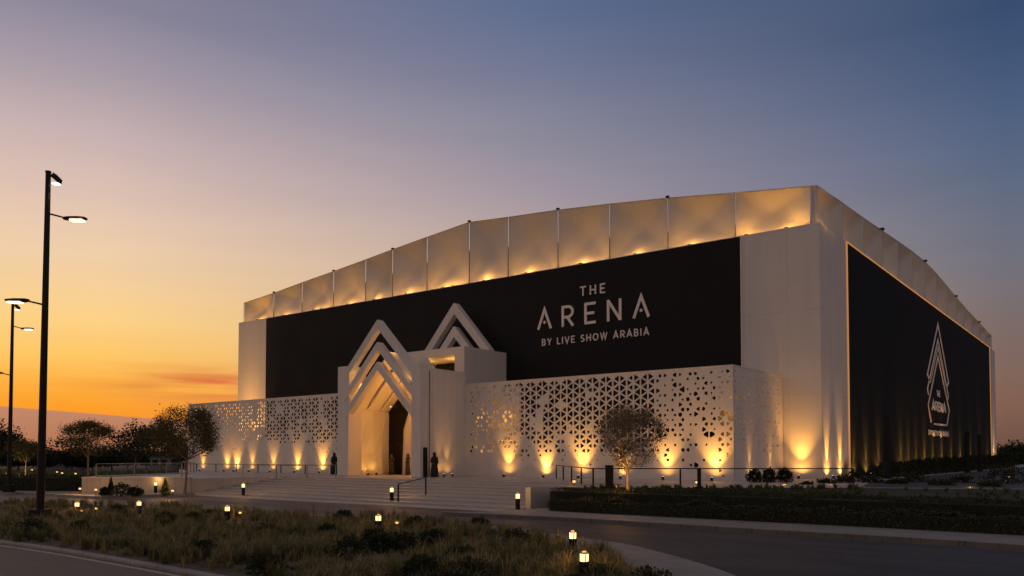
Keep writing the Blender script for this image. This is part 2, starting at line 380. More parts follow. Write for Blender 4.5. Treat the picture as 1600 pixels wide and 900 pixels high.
# walk in front of the hedge on the right, raised on its kerb
walk_r = kerb_right + [Vector((kerb_right[-1].x, 31)), Vector((-21.7, 31)), Vector((-21.7, kerb_right[0].y+1.2))]
slab('pavement', walk_r, -1.10, ZW, M['kerb'])
kin = offset(kerb_right, .16)
kerb_m = M['kerb']
slab('kerb', kerb_right + kin[::-1], -1.10, ZW+.006, kerb_m)
walk_l = kerb_left + [Vector((-47.0, 28.1)), Vector((-53.8, 24.6)), Vector((-62, 24)), Vector((-140, 36))]
slab('pavement', walk_l, -1.10, ZW, M['kerb'])
# planted bed, its kerbed walk and the near path
bed_far = curve([on_z(x,y,ZW) for x,y in ((-900,764),(-400,770),(-150,777),(0,783),(120,788),(260,794),(400,801),(600,811),(720,820),(800,834),(875,852),(950,868),(985,885),(1012,902),(1020,930),(1000,990),(900,1100))], 6)
bed_near = curve([on_z(x,y,ZW) for x,y in ((-900,790),(-400,808),(-150,828),(0,843),(100,856),(200,872),(300,889),(375,903),(460,925),(560,960),(700,1040),(900,1100))], 6)
slab('kerb', list(near_edge) + [Vector(p) for p in bed_far[::-1]], -1.10, ZW-.02, M['kerb'])
slab('planting_bed', list(bed_far) + list(bed_near)[::-1], -1.10, ZW-.01, M['soil'])
path_out = [Vector((p[0], p[1])) for p in bed_near]
near_pts = path_out + [Vector((-8, -12)), Vector((-80, -12)), Vector((-110, 20))]
sheet('path', near_pts, -.96, M['paving'])
k2 = offset(path_out, -.30)
if (k2[20]-Vector((0,0))).length > (path_out[20]-Vector((0,0))).length: k2 = offset(path_out, .30)
sgn = -1 if (offset(path_out,-.3)[20]).length < path_out[20].length else 1
def strip(name, a, b, lo, hi, m): slab(name, list(a) + list(b)[::-1], lo, hi, m)
strip('kerb', path_out, offset(path_out, sgn*.28), -.99, -.91, M['kerb'])
M['line'] = mat('worn_line_paint', (.33,.26,.22), .7, .3, 5)
l0 = offset(path_out, sgn*.42); l1 = offset(path_out, sgn*.56)
me = MB(); n = len(l0)
me.add([(p.x,p.y,-.955) for p in l0]+[(p.x,p.y,-.955) for p in l1], [(i,i+1,n+i+1,n+i) for i in range(n-1)])
tag(me.build('path_line', M['line']), kind='structure')

XL, XC, YM, YA, YP = -79.8, -15.88, 52.8, 44.54, 39.86
HW = 16.45
# plaza: steps come out of its front
M['gutter'] = mat('gutter_concrete', (.095,.088,.082), .75, .3, 2, .3, 30)
def ribbon(name, a, b, z, m):
    mb = MB(); n = len(a); mb.add([(p.x,p.y,z) for p in a]+[(p.x,p.y,z) for p in b], [(i,i+1,n+i+1,n+i) for i in range(n-1)]); return tag(mb.build(name, m), kind='structure')
ribbon('gutter', kerb_right, offset(kerb_right, -.32), ZR+.005, M['gutter'])
ne = [Vector(p) for p in near_edge]; sg = 1 if (offset(ne,.3)[40]).length > ne[40].length else -1
ribbon('gutter', ne, offset(ne, sg*.28), ZR+.005, M['gutter'])
YB, NS, TR = 28.75, 8, 1.02
SX0, SX1 = -48.4, -21.7
YT = YB + (NS-1)*TR
plaza = [(SX0,YB-.05),(-53.9,24.4),(-56.5,26.5),(-63,37),(-78,45),(-84,60),(-84,140),(150,240),(150,75),(20,52),(-10.2,39.0),(-19.9,31.3),(SX1,31.0),(SX1,YT),(SX0,YT)]
slab('plaza', plaza, -1.12, 0, M['stone'])
M['nosing'] = mat('step_nosing_stone', (.36,.33,.31), .6, .15, 2)
st = thing('stone_steps', 'wide flight of pale stone steps rising from the road to the entrance', 'steps', (SX0, YB, -1.0))
MB().box(.02, SX1-SX0-.02, -.5, 0, -.10, .004).build('step', M['step'], st, .012)
for k in range(NS-1):
    y0 = k*TR; z1 = (k+1)*(1/NS)
    MB().box(.02, SX1-SX0-.02, y0, (NS-1)*TR, z1-1/NS+.001, z1).build('step', M['step'], st, .012)
    MB().box(.0, SX1-SX0, y0-.045, y0+.28, z1-.04, z1+.006).build('nosing', M['nosing'], st, .006)  # darker overhanging edge added so each step shows a shadow line
wl = [Vector((SX0,YB-.05)), Vector((-53.9,24.4)), Vector((-56.5,26.5)), Vector((-63,37)), Vector((-78,45))]
w = thing('retaining_wall', 'low pale wall holding up the plaza left of the steps', 'wall', (0,0,0))
wa = offset(wl, .12); wb = offset(wl, -.14)
if wa[1].y > wl[1].y: wa, wb = wb, wa
MB().prism([tuple(p) for p in wa] + [tuple(p) for p in wb[::-1]], -1.05, .03).build('wall_face', M['stone'], w)
MB().prism([tuple(p) for p in offset(wl,.17)] + [tuple(p) for p in offset(wl,-.17)[::-1]], .034, .10).build('coping', M['step'], w)
w = thing('cheek_wall', 'short low wall closing the right end of the steps', 'wall', (SX1, YB, -1.0))
MB().box(.0, .30, .25, YT-YB, 0, 1.05).build('wall_face', M['stone'], w, .02)

# right hand garden rising from the hedge to the plaza
A = [Vector((SX1+.4, 30.2)), Vector((-15, 30.4)), Vector((-5, 30.4)), Vector((10,30)), Vector((60,32)), Vector((150,32))]
B = [Vector((-19.9,31.3)), Vector((-15.1,35.1)), Vector((-10.2,39.0)), Vector((20,52)), Vector((70,60)), Vector((150,75))]
mb = MB(); n = len(A); rows = 8
for r in range(rows+1):
    t = r/rows
    for a, b in zip(A, B): p = a.lerp(b, t); mb.v.append((p.x, p.y, -.86 + .84*t))
for r in range(rows):
    for i in range(n-1): mb.f.append((r*n+i, r*n+i+1, (r+1)*n+i+1, (r+1)*n+i))
M['garden'] = mat('garden_ground', (.030,.030,.020), .95, .5, .6, .5, 8)
tag(mb.build('garden_ground', M['garden']), kind='structure')

M['darkpave'] = mat('dark_side_paving', (.045,.043,.042), .6, .25, .4, .2, 10)
sheet('side_road', [(-10.1,39.15),(20,52.2),(149,76),(149,238),(-12.2,150),(-12.2,50)], .004, M['darkpave'])
# ------------------------------------------------------------------ arena
ar = thing('arena_building', 'huge white arena with black banners and a glowing fabric parapet', 'building', (0,0,0))
YK, YE = 58.85, 133.5                              # side banner start, back end
BX0, BX1 = -74.6, -21.13
YS1 = 127.7
m = MB(); m.box(XL, BX0-.0, YM, YM+.6, 0, HW); m.build('front_wall', M['white'], ar)
m = MB(); m.box(BX1, XC, YM, YM+.6, 0, HW); m.build('front_wall', M['white'], ar)
m = MB(); m.box(BX0, BX1, YM+.1, YM+.6, 0, HW); m.build('wall_behind_banner', M['black'], ar)
m = MB(); m.box(XC-.6, XC, YM+.602, YK, 0, HW); m.build('side_wall', M['white'], ar)
m = MB(); m.box(XC-.6, XC, YS1, YE, 0, HW); m.build('side_wall', M['white'], ar)
m = MB(); m.box(XL, XL+.6, YM+.602, YE, 0, HW); m.build('side_wall', M['white'], ar)
m = MB(); m.box(XL+.602, XC-.602, YE-.6, YE, 0, HW); m.build('back_wall', M['white'], ar)
MB().box(BX0+.004, BX1-.004, YM-.06, YM+.09, 0.02, HW-.03).build('front_banner', M['black'], ar)
MB().box(XC-.5, XC+.05, YK+.004, YS1-.004, 0.02, HW-.03).build('side_banner', M['blackside'], ar)
# lit edge trims
MB().box(BX1+.004, BX1+.06, YM-.1, YM-.005, .02, HW-.05).build('edge_trim', M['letter'], ar)
MB().box(XC+.005, XC+.10, YK-.07, YK-.01, .02, HW-.05).build('edge_trim', M['led'], ar)
MB().box(XC+.005, XC+.12, YK-.10, YS1+.1, HW-.01, HW+.04).build('edge_trim', M['led'], ar)
MB().box(XC+.005, XC+.12, YS1+.01, YS1+.12, .02, HW-.05).build('edge_trim', M['led'], ar)
MB().box(XL+.02, XC-.02, YM+.02, YM+.58, HW+.001, HW+.05).build('ledge', M['white'], ar)
MB().box(XL+.02, XC-.02, YM+.6, YE-.1, HW-.3, HW-.1).build('roof_deck', M['greysteel'], ar)
random.seed(7)
M['tube'] = mat('pale_frame_tube', (.42,.38,.34), .5, .1, 4)
# parapet panels
PKX, PKZ = -46.0, 21.95
TF = [(XL-1, 18.8)] + [(p.x, p.z) for p in (on_y(px, py, YM) for px, py in ((373.5,473),(421,457),(465,440.5),(514,423),(564,404.5),(605,389),(660,369),(726,345.5),
      (787,337.5),(865,326),(946,316.5),(1037.5,307),(1144,298.5),(1262.5,288),(1279,286)))]
TS = [(p.y, p.z) for p in (on_x(px, py, XC) for px, py in ((1280,286.5),(1318,312.5),(1357,341),(1395,367),(1431,392.5),(1450,408),(1470,429),(1510,478),(1554,526)))] + [(200, 18.8)]
def interp(T, v):
    for (a0, z0), (a1, z1) in zip(T, T[1:]):
        if v <= a1: return z0 + (z1-z0)*max(0, (v-a0))/(a1-a0)
    return T[-1][1]
def topf(x): return interp(TF, x)
def tops(y): return interp(TS, y)
def panel(pa, pb, za, zb, inward, seed):
    rnd = random.Random(seed); n = 14; cu, cv = rnd.uniform(.35,.65), rnd.uniform(.42,.7); dep = rnd.uniform(1.0,1.5)*min(1, (Vector(pb)-Vector(pa)).length/3.2)
    mb = MB(); a = Vector(pa); b = Vector(pb)
    for i in range(n+1):
        for j in range(n+1):
            u, v = i/n, j/n; p = a.lerp(b, u); top = za+(zb-za)*u
            eu = u/cu if u < cu else (1-u)/(1-cu); ev = v/cv if v < cv else (1-v)/(1-cv)
            k = (1/(1/max(eu,.01)**6+1/max(ev,.01)**6))**(1/6)
            k += .05*noise.noise(Vector((u*3+seed, v*3, seed*.7)))*min(eu,ev)
            p = p + Vector(inward)*dep*k
            mb.v.append((p.x, p.y, HW+.06 + (top-HW-.06)*v))
    for i in range(n):
        for j in range(n): q = i*(n+1)+j; mb.f.append((q, q+n+1, q+n+2, q+1))
    o = mb.build('fabric_panel', M['fabric'], ar, smooth=True); return o
YPAN = YM+.62
seams = [XL+.05] + [on_y(x, 400, YM).x for x in (421,465,514,564,606,660,726,787,865,946,1037.5,1144,1262.5)] + [XC-.36]
for i in range(len(seams)-1):
    x0, x1 = seams[i], seams[i+1]
    o = panel((x0+.03,YPAN,0), (x1-.03,YPAN,0), topf(x0), topf(x1), (0,1,0), i+1)
ys = [YPAN + (YE-.3-YPAN)*k/14 for k in range(15)]
for i in range(14):
    panel((XC-.35,ys[i]+.03,0), (XC-.35,ys[i+1]-.03,0), tops(ys[i]), tops(ys[i+1]), (-.8,0,0), 40+i)
for xs in seams: MB().tube((xs,YPAN-.04,HW+.05), (xs,YPAN-.04,topf(xs)+.04), .014, n=6).build('parapet_post', M['greysteel'], ar)
for y in ys: MB().tube((XC-.31,y,HW+.05), (XC-.31,y,tops(y)+.04), .014, n=6).build('parapet_post', M['greysteel'], ar)
mb = MB()
for x0, x1 in zip(seams, seams[1:]): mb.tube((x0,YPAN-.02,topf(x0)+.03), (x1,YPAN-.02,topf(x1)+.03), .04, n=6)
mb.build('top_rail', M['tube'], ar); mb = MB()
for y0, y1 in zip(ys, ys[1:]): mb.tube((XC-.32,y0,tops(y0)+.03), (XC-.32,y1,tops(y1)+.03), .04, n=6)
mb.build('top_rail', M['tube'], ar)
for xs in seams[1:-2:2]:
    MB().box(xs-.11,xs+.11,YPAN-.1,YPAN+.1,topf(xs)+.075,topf(xs)+.20).build('roof_lamp', M['steel'], ar)
for y in ys[3::3]:
    MB().box(XC-.5,XC-.15,y-.15,y+.15,tops(y)+.07,tops(y)+.24).build('roof_lamp', M['steel'], ar)
# back and left parapet so the crown is closed
mb = MB(); mb.add([(XL+.1,YPAN+.9,HW),(XL+.1,YE-.2,HW),(XL+.1,YE-.2,18.8),(XL+.1,YPAN+.9,18.8)], [(0,1,2,3)])
mb.build('fabric_panel', M['fabric'], ar)
mb = MB(); mb.add([(XL+.1,YE-.2,HW),(XC-.4,YE-.2,HW),(XC-.4,YE-.2,18.9),(-47.8,YE-.2,21.9),(XL+.1,YE-.2,18.8)], [(0,1,2,3,4)])
mb.build('fabric_panel', M['fabric'], ar)
mb = MB()
for x0, z0, x1, z1 in ((XL+.3,17.3,-47.8,20.0),(-47.8,20.0,XC-.9,17.3)):
    mb.add([(x0,YPAN+1.2,z0),(x1,YPAN+1.2,z1),(x1,YE-1,z1),(x0,YE-1,z0)], [(0,1,2,3)])
mb.build('roof', M['greysteel'], ar)

# warm lamps standing in the trough behind the ledge, washing each fabric panel
WARM = (1, .44, .07)
spots = [(400,1.0),(440,.5),(487,.7),(500,.5),(540,.9),(582,.9),(632,.9),(690,.8),(705,.5),(753,1.2),(820,.8),(905,.9),(990,.9),(1075,.8),(1165,.7),(1228,1.1)]
for px, s in spots:
    x = on_y(px, 430, YM).x
    o = MB().box(x-.12,x+.12,YM+.12,YM+.3,HW+.05,HW+.13).build('parapet_lamp', M['steel'], ar)
    lamp('parapet_light', 'POINT', 40*s, WARM, (x, YM+.36, HW+.34), ar, size=.14)
def strip_light(loc, L_, e, rot, sy=.06):
    d = bpy.data.lights.new('ledge_light', 'AREA'); d.shape = 'RECTANGLE'; d.size = L_; d.size_y = sy; d.energy = e; d.color = WARM
    o = bpy.data.objects.new('ledge_light', d); COL.objects.link(o); o.location = loc; o.rotation_euler = rot; o.parent = ar
rnd = random.Random(9)
for x0, x1 in zip(seams[:-1], seams[1:-1]):
    MB().box(x0+.1, x1-.1, YM+.30, YM+.36, HW+.051, HW+.085).build('ledge_tube', M['tube'], ar)
    strip_light(((x0+x1)/2, YM+.30, HW+.12), (x1-x0)*.86, 6.5*(x1-x0)*rnd.uniform(.5,1.5), (R(180-22), 0, 0))
for k in range(14): strip_light((XC-.10, (ys[k]+ys[k+1])/2, HW+.12), (ys[k+1]-ys[k])*.9, 3.2*(ys[k+1]-ys[k])*rnd.uniform(.4,1.1), (R(180), R(20), R(90)))
for y, s in ((54.2,1.0),(55.8,.5),(66,.25),(75,.3),(83,.3),(90,.4),(97,.3),(105,.25),(114,.25),(124,.2)):
    lamp('parapet_light', 'POINT', 26*s, WARM, (XC-.06, y, HW+.26), ar, size=.25)

# ------------------------------------------------------------------ lettering
def stroke(mb, pts, w, place):
    P = [Vector(p) for p in pts]; n = len(P); L_, R_ = [], []
    closed = (P[0]-P[-1]).length < 1e-6 and n > 2
    for i, p in enumerate(P):
        if closed and i in (0, n-1): t1 = (P[-1]-P[-2]).normalized(); t2 = (P[1]-P[0]).normalized()
        else:
            t1 = (P[i]-P[i-1]).normalized() if i else (P[1]-P[0]).normalized()
            t2 = (P[i+1]-P[i]).normalized() if i < n-1 else t1
        t = (t1+t2); t = t.normalized() if t.length > .01 else t2
        nn = Vector((-t.y, t.x)); k = 1/max(.35, nn.dot(Vector((-t1.y, t1.x))))
        L_.append(p+nn*w/2*k); R_.append(p-nn*w/2*k)
    for i in range(n-1):
        q = [L_[i], L_[i+1], R_[i+1], R_[i]]
        vs = [place(p.x, p.y, .0) for p in q] + [place(p.x, p.y, 1.) for p in q]
        mb.add(vs, [(0,1,2,3),(7,6,5,4),(0,4,5,1),(1,5,6,2),(2,6,7,3),(3,7,4,0)])
def arc(cx, cy, rx, ry, a0, a1, n=10): return [(cx+rx*math.cos(R(a0+(a1-a0)*k/n)), cy+ry*math.sin(R(a0+(a1-a0)*k/n))) for k in range(n+1)]
GL = {  # width, strokes, in units of cap height
 'T': (.72, [[(0,.95),(.72,.95)],[(.36,.9),(.36,0)]]),
 'H': (.74, [[(.06,0),(.06,1)],[(.68,0),(.68,1)],[(.06,.5),(.68,.5)]]),
 'E': (.62, [[(.06,0),(.06,1)],[(.06,.95),(.62,.95)],[(.06,.5),(.54,.5)],[(.06,.05),(.62,.05)]]),
 'R': (.68, [[(.06,0),(.06,1)],[(.06,.95)]+arc(.36,.70,.27,.25,90,-90)+[(.06,.45)],[(.32,.45),(.66,0)]]),
 'N': (.76, [[(.06,0),(.06,1)],[(.06,.98),(.70,.02)],[(.70,0),(.70,1)]]),
 'V': (.76, [[(.02,1),(.38,.03),(.74,1)]]),
 'A': (.80, [[(.02,0),(.40,.97),(.78,0)]]),
 'a': (.78, [[(.02,0),(.39,.97),(.76,0)],[(.16,.30),(.62,.30)]]),
 'B': (.64, [[(.06,0),(.06,1)],[(.06,.95)]+arc(.32,.73,.22,.22,90,-90)+[(.06,.51)],[(.06,.51)]+arc(.34,.28,.25,.23,90,-90)+[(.06,.05)]]),
 'Y': (.70, [[(.02,1),(.35,.48),(.68,1)],[(.35,.5),(.35,0)]]),
 'L': (.54, [[(.06,0),(.06,1)],[(.06,.05),(.54,.05)]]),
 'I': (.14, [[(.07,0),(.07,1)]]),
 'S': (.60, [arc(.30,.72,.24,.23,30,270,9)+arc(.30,.26,.25,.22,90,-150,9)]),
 'O': (.90, [arc(.45,.5,.39,.45,0,360,20)]),
 'W': (1.08, [[(.02,1),(.29,.04),(.54,.95),(.79,.04),(1.06,1)]]),
 ' ': (.34, []),
}
def word(name, text, h, gap, w, place0, width, parent, mt, dots=False, depth=.16):
    tot = sum(GL[c][0] for c in text)*h; gaps = len(text)-1
    g_ = (width-tot)/gaps if gaps else 0
    x = 0
    for c in text:
        mb = MB()
        for si, s_ in enumerate(GL[c][1]): stroke(mb, [(x+p[0]*h, p[1]*h) for p in s_], w, lambda X_, Y_, d_, si=si: place0(X_, Y_, d_*(1+.12*si)-.02*si*(1-d_)))
        if GL[c][1]: mb.build(name, mt, parent)
        if dots and c == 'A':
            mb = MB(); cxx = x+.40*h; pts = [(cxx+.075*h*math.cos(t*math.pi/5), .33*h+.075*h*math.sin(t*math.pi/5)) for t in range(10)]
            vs = [place0(p[0],p[1],0) for p in pts]+[place0(p[0],p[1],1) for p in pts]
            mb.add(vs, [tuple(range(10)), tuple(range(19,9,-1))]+[(k,(k+1)%10,10+(k+1)%10,10+k) for k in range(10)])
            mb.build('letter_dot', mt, parent)
        x += GL[c][0]*h+g_
def front_place(pl):
    o = on_y(*pl, YM-.06)
    return lambda x, y, d: (o.x+x, YM-.062-.06*d, o.z+y)
def span(a, b, Y): return on_y(*b, Y).x - on_y(*a, Y).x
a, b = (906,467.5), (945,467.5)
h = on_y(907,448.5,YM).z - on_y(907,463,YM).z
word('letter', 'THE', h, .2, .115, front_place((907,463)), span((907,462),(946,462),YM), ar, M['letter'])
h = on_y(842,484,YM).z - on_y(842,515.5,YM).z
word('letter', 'ARENA', h, .3, .215, front_place((841,515.5)), span((841,515),(1014.5,495),YM), ar, M['letter'], dots=True)
h = on_y(848,530,YM).z - on_y(848,540.4,YM).z
word('letter', 'BY LIVE SHOW ARABIA'.replace('A','a'), h, .1, .085, front_place((847.5,540.5)), span((847.5,540),(1014,524),YM), ar, M['letter'])
# emblem on the side banner
E0 = on_x(1465, 690, XC)
def sp(px, py): p = on_x(1400+px/3.75, 480+py/3.75, XC+.05); return (p.y, p.z)
def side_place(x, y, d): return (XC+.055+.02*d, x, y)
def emblem(pts, w): mb = MB(); stroke(mb, [sp(*p) for p in pts], w, side_place); return mb
m = MB()
for pts, wd in (([(196,425),(183,392),(245,100),(307,440),(298,462)],.36), ([(190,512),(184,475),(245,190),(306,520),(300,548)],.34),
            ([(206,672),(188,572),(245,290),(311,605),(298,690)],.36), ([(200,440),(245,235),(296,480)],.22)):
    stroke(m, [sp(*p) for p in pts], wd, side_place)
m.build('emblem', M['letter'], ar)
def side_word(text, px0, py0, px1, py1, hpx, w, dots=False, depth=.02):
    a_ = sp(px0, py0); b_ = sp(px1, py1); hh = sp(px0, py0-hpx)[1]-a_[1]
    nat = sum(GL[c][0] for c in text)*hh*1.12; L_ = abs(b_[0]-a_[0]); k = L_/nat
    return word('letter', text, hh, .1, w, lambda x,y,d: (XC+.055+depth*d, a_[0]+x*k, a_[1]+y), nat, ar, M['letter'], dots)
side_word('THE', 239, 520, 257, 522, 32, .17)
side_word('ARENA', 210, 600, 292, 615, 52, .24, True)
side_word('BY LIVE SHOW ARABIA'.replace('A','a'), 191, 745, 308, 752, 26, .16)
m = MB(); stroke(m, [sp(222,684), sp(294,692)], .18, side_place); m.build('emblem_line', M['letter'], ar)

# ------------------------------------------------------------------ perforated screen walls
S_, = (.58,); CW = S_*math.sqrt(3)/2
def perforated(name, x0, x1, y, H, sizef, label, axis='x', thick=.04, flip=1):
    """triangular lattice with vertical edges; sizef(u,z) gives (size, blobbiness) of the hole at a place"""
    L_ = abs(x1-x0); nc = max(1, round(L_/CW)); cw = L_/nc; nr = round(H/S_); s = H/nr
    rnd = random.Random(int(abs(x0*7+x1*3)))
    vals = {}
    def vv(ci, z):
        key = (ci, round(z*20))
        if key not in vals: vals[key] = rnd.random()
        return vals[key]
    mb = MB(); idx = {}
    def V(u, z):
        k = (round(u*1000), round(z*1000))
        if k not in idx:
            idx[k] = len(mb.v); mb.v.append((u, 0, z))
        return idx[k]
    def cell(tri, cis):
        cu = sum(p[0] for p in tri)/3; cz = sum(p[1] for p in tri)/3
        r = sum(vv(c_, p[1]) for c_, p in zip(cis, tri))/3
        size, blob = sizef(cu, cz, r, rnd)
        ids = [V(*p) for p in tri]
        if size < .12: mb.f.append(tuple(ids)); return
        hp = []; tr = .06 + .30*blob
        jx = [rnd.uniform(-.18,.18)*blob for _ in range(6)]
        cor = [(cu+(p[0]-cu)*size, cz+(p[1]-cz)*size) for p in tri]
        for i in range(3):
            a_, b_, c_ = cor[i], cor[(i+2)%3], cor[(i+1)%3]
            for j, q in enumerate((b_, c_)):
                t = tr*(1+jx[i*2+j]); hp.append((a_[0]+(q[0]-a_[0])*t, a_[1]+(q[1]-a_[1])*t))
        hi = []
        for p in hp: hi.append(len(mb.v)); mb.v.append((p[0], 0, p[1]))
        # hp order: v0 toward v2, v0 toward v1, v1 toward v0, v1 toward v2, v2 toward v1, v2 toward v0
        for i in range(3):
            mb.f.append((ids[i], hi[2*i+1], hi[2*i]))
            mb.f.append((ids[i], ids[(i+1)%3], hi[(2*i+2)%6], hi[2*i+1]))
    for c in range(nc):
        u0, u1 = c*cw, (c+1)*cw; odd = c % 2
        f_, h_ = (u1, u0) if odd else (u0, u1)       # full rows on one line, half rows on the other
        fc, hc = (c+1, c) if odd else (c, c+1)
        for k in range(nr):
            cell([(f_,k*s),(f_,(k+1)*s),(h_,(k+.5)*s)], (fc,fc,hc))
            if k < nr-1: cell([(h_,(k+.5)*s),(h_,(k+1.5)*s),(f_,(k+1)*s)], (hc,hc,fc))
        mb.f.append((V(f_,0), V(h_,0), V(h_,.5*s))); mb.f.append((V(f_,H), V(h_,H), V(h_,H-.5*s)))
    root = thing(name, label, 'wall', (x0,y,0) if axis=='x' else (y,x0,0), 0 if axis=='x' else R(90))
    o = mb.build('screen_panel', M['screen'], root)
    # orient all faces to one side
    bm = bmesh.new(); bm.from_mesh(o.data)
    for f in bm.faces:
        f.normal_update()
        if f.normal.y > 0: f.normal_flip()
    bm.to_mesh(o.data); bm.free()
    sm = o.modifiers.new('thickness', 'SOLIDIFY'); sm.thickness = thick; sm.offset = -1 if flip > 0 else 1
    MB().box(0, L_, -.03, thick+.03, H+.002, H+.07).build('top_cap', M['screen'], root)
    for k in range(1, int(L_/4.7)+1):
        pass
    return root
def smooth01(t): t = max(0, min(1, t)); return t*t*(3-2*t)
HA = 6.66
def size_left(u, z, r, rnd):
    X = -75.85+u; t = z/HA
    if X < -66.5:
        return ((.30+.42*r*t + .12*(t>.75)) if (rnd.random() < (.80*t+.02) and t > .3) else 0, .8)
    ed = smooth01((X+66.5)/2.5)
    lim = .24+.10*noise.noise(Vector((X*.35, 3.1, 0)))
    b = smooth01((t-lim)/.28)
    v = b*(.30+.70*r)*ed+ (1-ed)*.3*r
    if t < lim+.16 or r < .25: return ((.34*r+.08) if rnd.random() < .35*smooth01((t-.12)/.2) else 0, 1)
    if r < .27: return (.22 if r > .2 else 0, 1)
    return (min(.80, .28+v*.72)*rnd.uniform(.75,1.0), .0 if v > .25 else .6)
def size_right(u, z, r, rnd):
    X = -38.9+u; t = z/HA
    n_ = noise.noise(Vector((X*.33, z*.45, 1.7)))
    if X < -38.5: return (0, 0)
    if X < -34.6: return ((.6*r+.3) if (t > .25 and rnd.random() < .68) else 0, .7)
    if X > -23.2:
        den = .82 if t > .25 else (.25 if t > .12 else .03)
        if t < .42: den *= .75
        return ((.26+.75*r*rnd.random()+.06) if rnd.random() < den and t < .97 else 0, rnd.uniform(.3,1))
    lim = .24-.08*n_
    if t < lim: return ((.36*r+.08) if rnd.random() < .45*smooth01((t-.07)/.15) else 0, 1)
    b = smooth01((t-lim)/.3); n_ = noise.noise(Vector((X*.55, z*.6, 1.7))); v = 1.35*r - .02 + n_*.34 + (b-.6)*.30
    if v < .42: return (.30*rnd.random() if rnd.random() < .4 else 0, .8)
    return (min(.80, .34+.62*v*(.55+.45*b))*rnd.uniform(.78,1.0), .0 if v > .45 else .4)
def size_ret(u, z, r, rnd):
    t = z/HA
    return ((.32+.5*r*rnd.random()) if (t > .25 and u < 7.4 and rnd.random() < .75*(t+.15)) else 0, rnd.uniform(.3,1))
pl = perforated('perforated_wall', -75.85, -47.4, YA, HA, size_left, 'perforated white screen wall left of the entrance portal, glowing holes at its far end')
pr = perforated('perforated_wall', -38.9, -18.35, YA, HA, size_right, 'long perforated white screen wall between entrance portal and building corner')
pt = perforated('perforated_wall', YA+.125, YM-.1, -18.35, HA, size_ret, 'short perforated return wall with small lit holes facing right', axis='y', flip=1)
# lit backing boards behind the two stretches whose holes glow
bb = thing('backing_board', 'lit white board seen through the holes right of the portal', 'wall panel', (-38.8, YA+.9, 0))
MB().box(0, 4.4, 0, .08, 0, HA-.2).build('board', M['screen'], bb)
for xx in (.8, 3.2):
    for zz in (1.4, 4.2): lamp('backing_light', 'POINT', 16, WARM, (xx, -.42, zz), bb, size=.15)
bb = thing('backing_board', 'lit white board seen through the holes of the return wall', 'wall panel', (-19.35, YA+.2, 0))
MB().box(-.08, 0, 0, 7.9, 0, HA-.2).build('board', M['screen'], bb)
for yy in (1.8, 5.2):
    for zz in (1.6, 4.6): lamp('backing_light', 'POINT', 13, WARM, (.5, yy, zz), bb, size=.15)

# ------------------------------------------------------------------ entrance portal
XA, XB, XM = -47.4, -38.9, -43.07
pg = thing('entrance_portal', 'white entrance porch with nested chevron arches and glowing inside', 'porch', (0,0,0))
MB().box(XA, -46.15, YP, YP+1.3, 0, 8.15).build('column', M['screen'], pg, .03)
MB().box(-39.65, XB-.0, YP, YP+1.3, 0, 7.9).build('column', M['screen'], pg, .03)
def chevron(zo, zi, half, y0, y1, parent, xm=XM, slope=1.0, name='chevron', mt=None):
    pts = [(xm-half, zo-half*slope), (xm-.09, zo-.05), (xm+.09, zo-.05), (xm+half, zo-half*slope), (xm+half, zi-half*slope), (xm, zi), (xm-half, zi-half*slope)]
    mb = MB(); n = len(pts)
    # two convex halves keep the concave outline clean
    L_ = [pts[0], pts[1], (xm, zo-.02), (xm, zi), pts[6]]; R_ = [(xm, zo-.02), pts[2], pts[3], pts[4], (xm, zi)]
    mb.slab_xz(L_, y0, y1); mb.slab_xz(R_, y0, y1)
    o = mb.build(name, mt or M['screen'], parent)
    bm = bmesh.new(); bm.from_mesh(o.data); bmesh.ops.remove_doubles(bm, verts=bm.verts, dist=.001)
    bmesh.ops.delete(bm, geom=[f for f in bm.faces if abs(f.normal.x) > .99 and abs(f.calc_center_median().x-xm) < .01], context='FACES')
    bmesh.ops.recalc_face_normals(bm, faces=bm.faces); bm.to_mesh(o.data); bm.free()
    return o
chevron(11.30, 10.62, 3.62, YP-.02, YP+.42, pg)
chevron(9.68, 9.10, 3.60, YP-.024, YP+.46, pg)
chevron(8.25, 7.66, 3.58, YP-.028, YP+.50, pg)
# inner linings: faceted left wall, right wall, back wall, pitched ceiling
mb = MB()
ygrid = [YP+1.31, YP+2.2, YP+3.1, YP+4.1, YP+5.0]; zgrid = [0, 1.6, 3.4, 5.3]
rnd = random.Random(3)
off = [[rnd.uniform(-.12,.16) for _ in zgrid] for _ in ygrid]
for i, y in enumerate(ygrid):
    for j, z in enumerate(zgrid): mb.v.append((-47.08+(.12+off[i][j] if 0 < i < 4 else 0), y, z))
for i in range(4):
    for j in range(3): q = i*4+j; mb.f += [(q, q+4, q+5), (q, q+5, q+1)]
mb.build('lining', M['screen'], pg)
MB().box(XA, XA+.3, YP+1.302, YA-.001, 0, 7.6).build('side_wall', M['screen'], pg)
MB().box(XB-.3, XB, YP+1.302, YA+.1, 0, 7.6).build('side_wall', M['screen'], pg)
YBK = YP+5.0
mb = MB(); mb.slab_xz([(XA+.3,0),(XB-.31,0),(XB-.31,5.1),(XM,8.9),(XA+.3,5.1)], YBK, YBK+.15); mb.build('back_wall', M['screen'], pg)
mb = MB()
for sx in (-1, 1):
    a_ = (XM, 8.92); b_ = (XM+sx*3.9, 8.92-3.9)
    mb.slab_xz([a_, b_, (b_[0], b_[1]+.15), (a_[0], a_[1]+.15)], YP+1.11, YBK+.1)
mb.build('ceiling', M['screen'], pg)
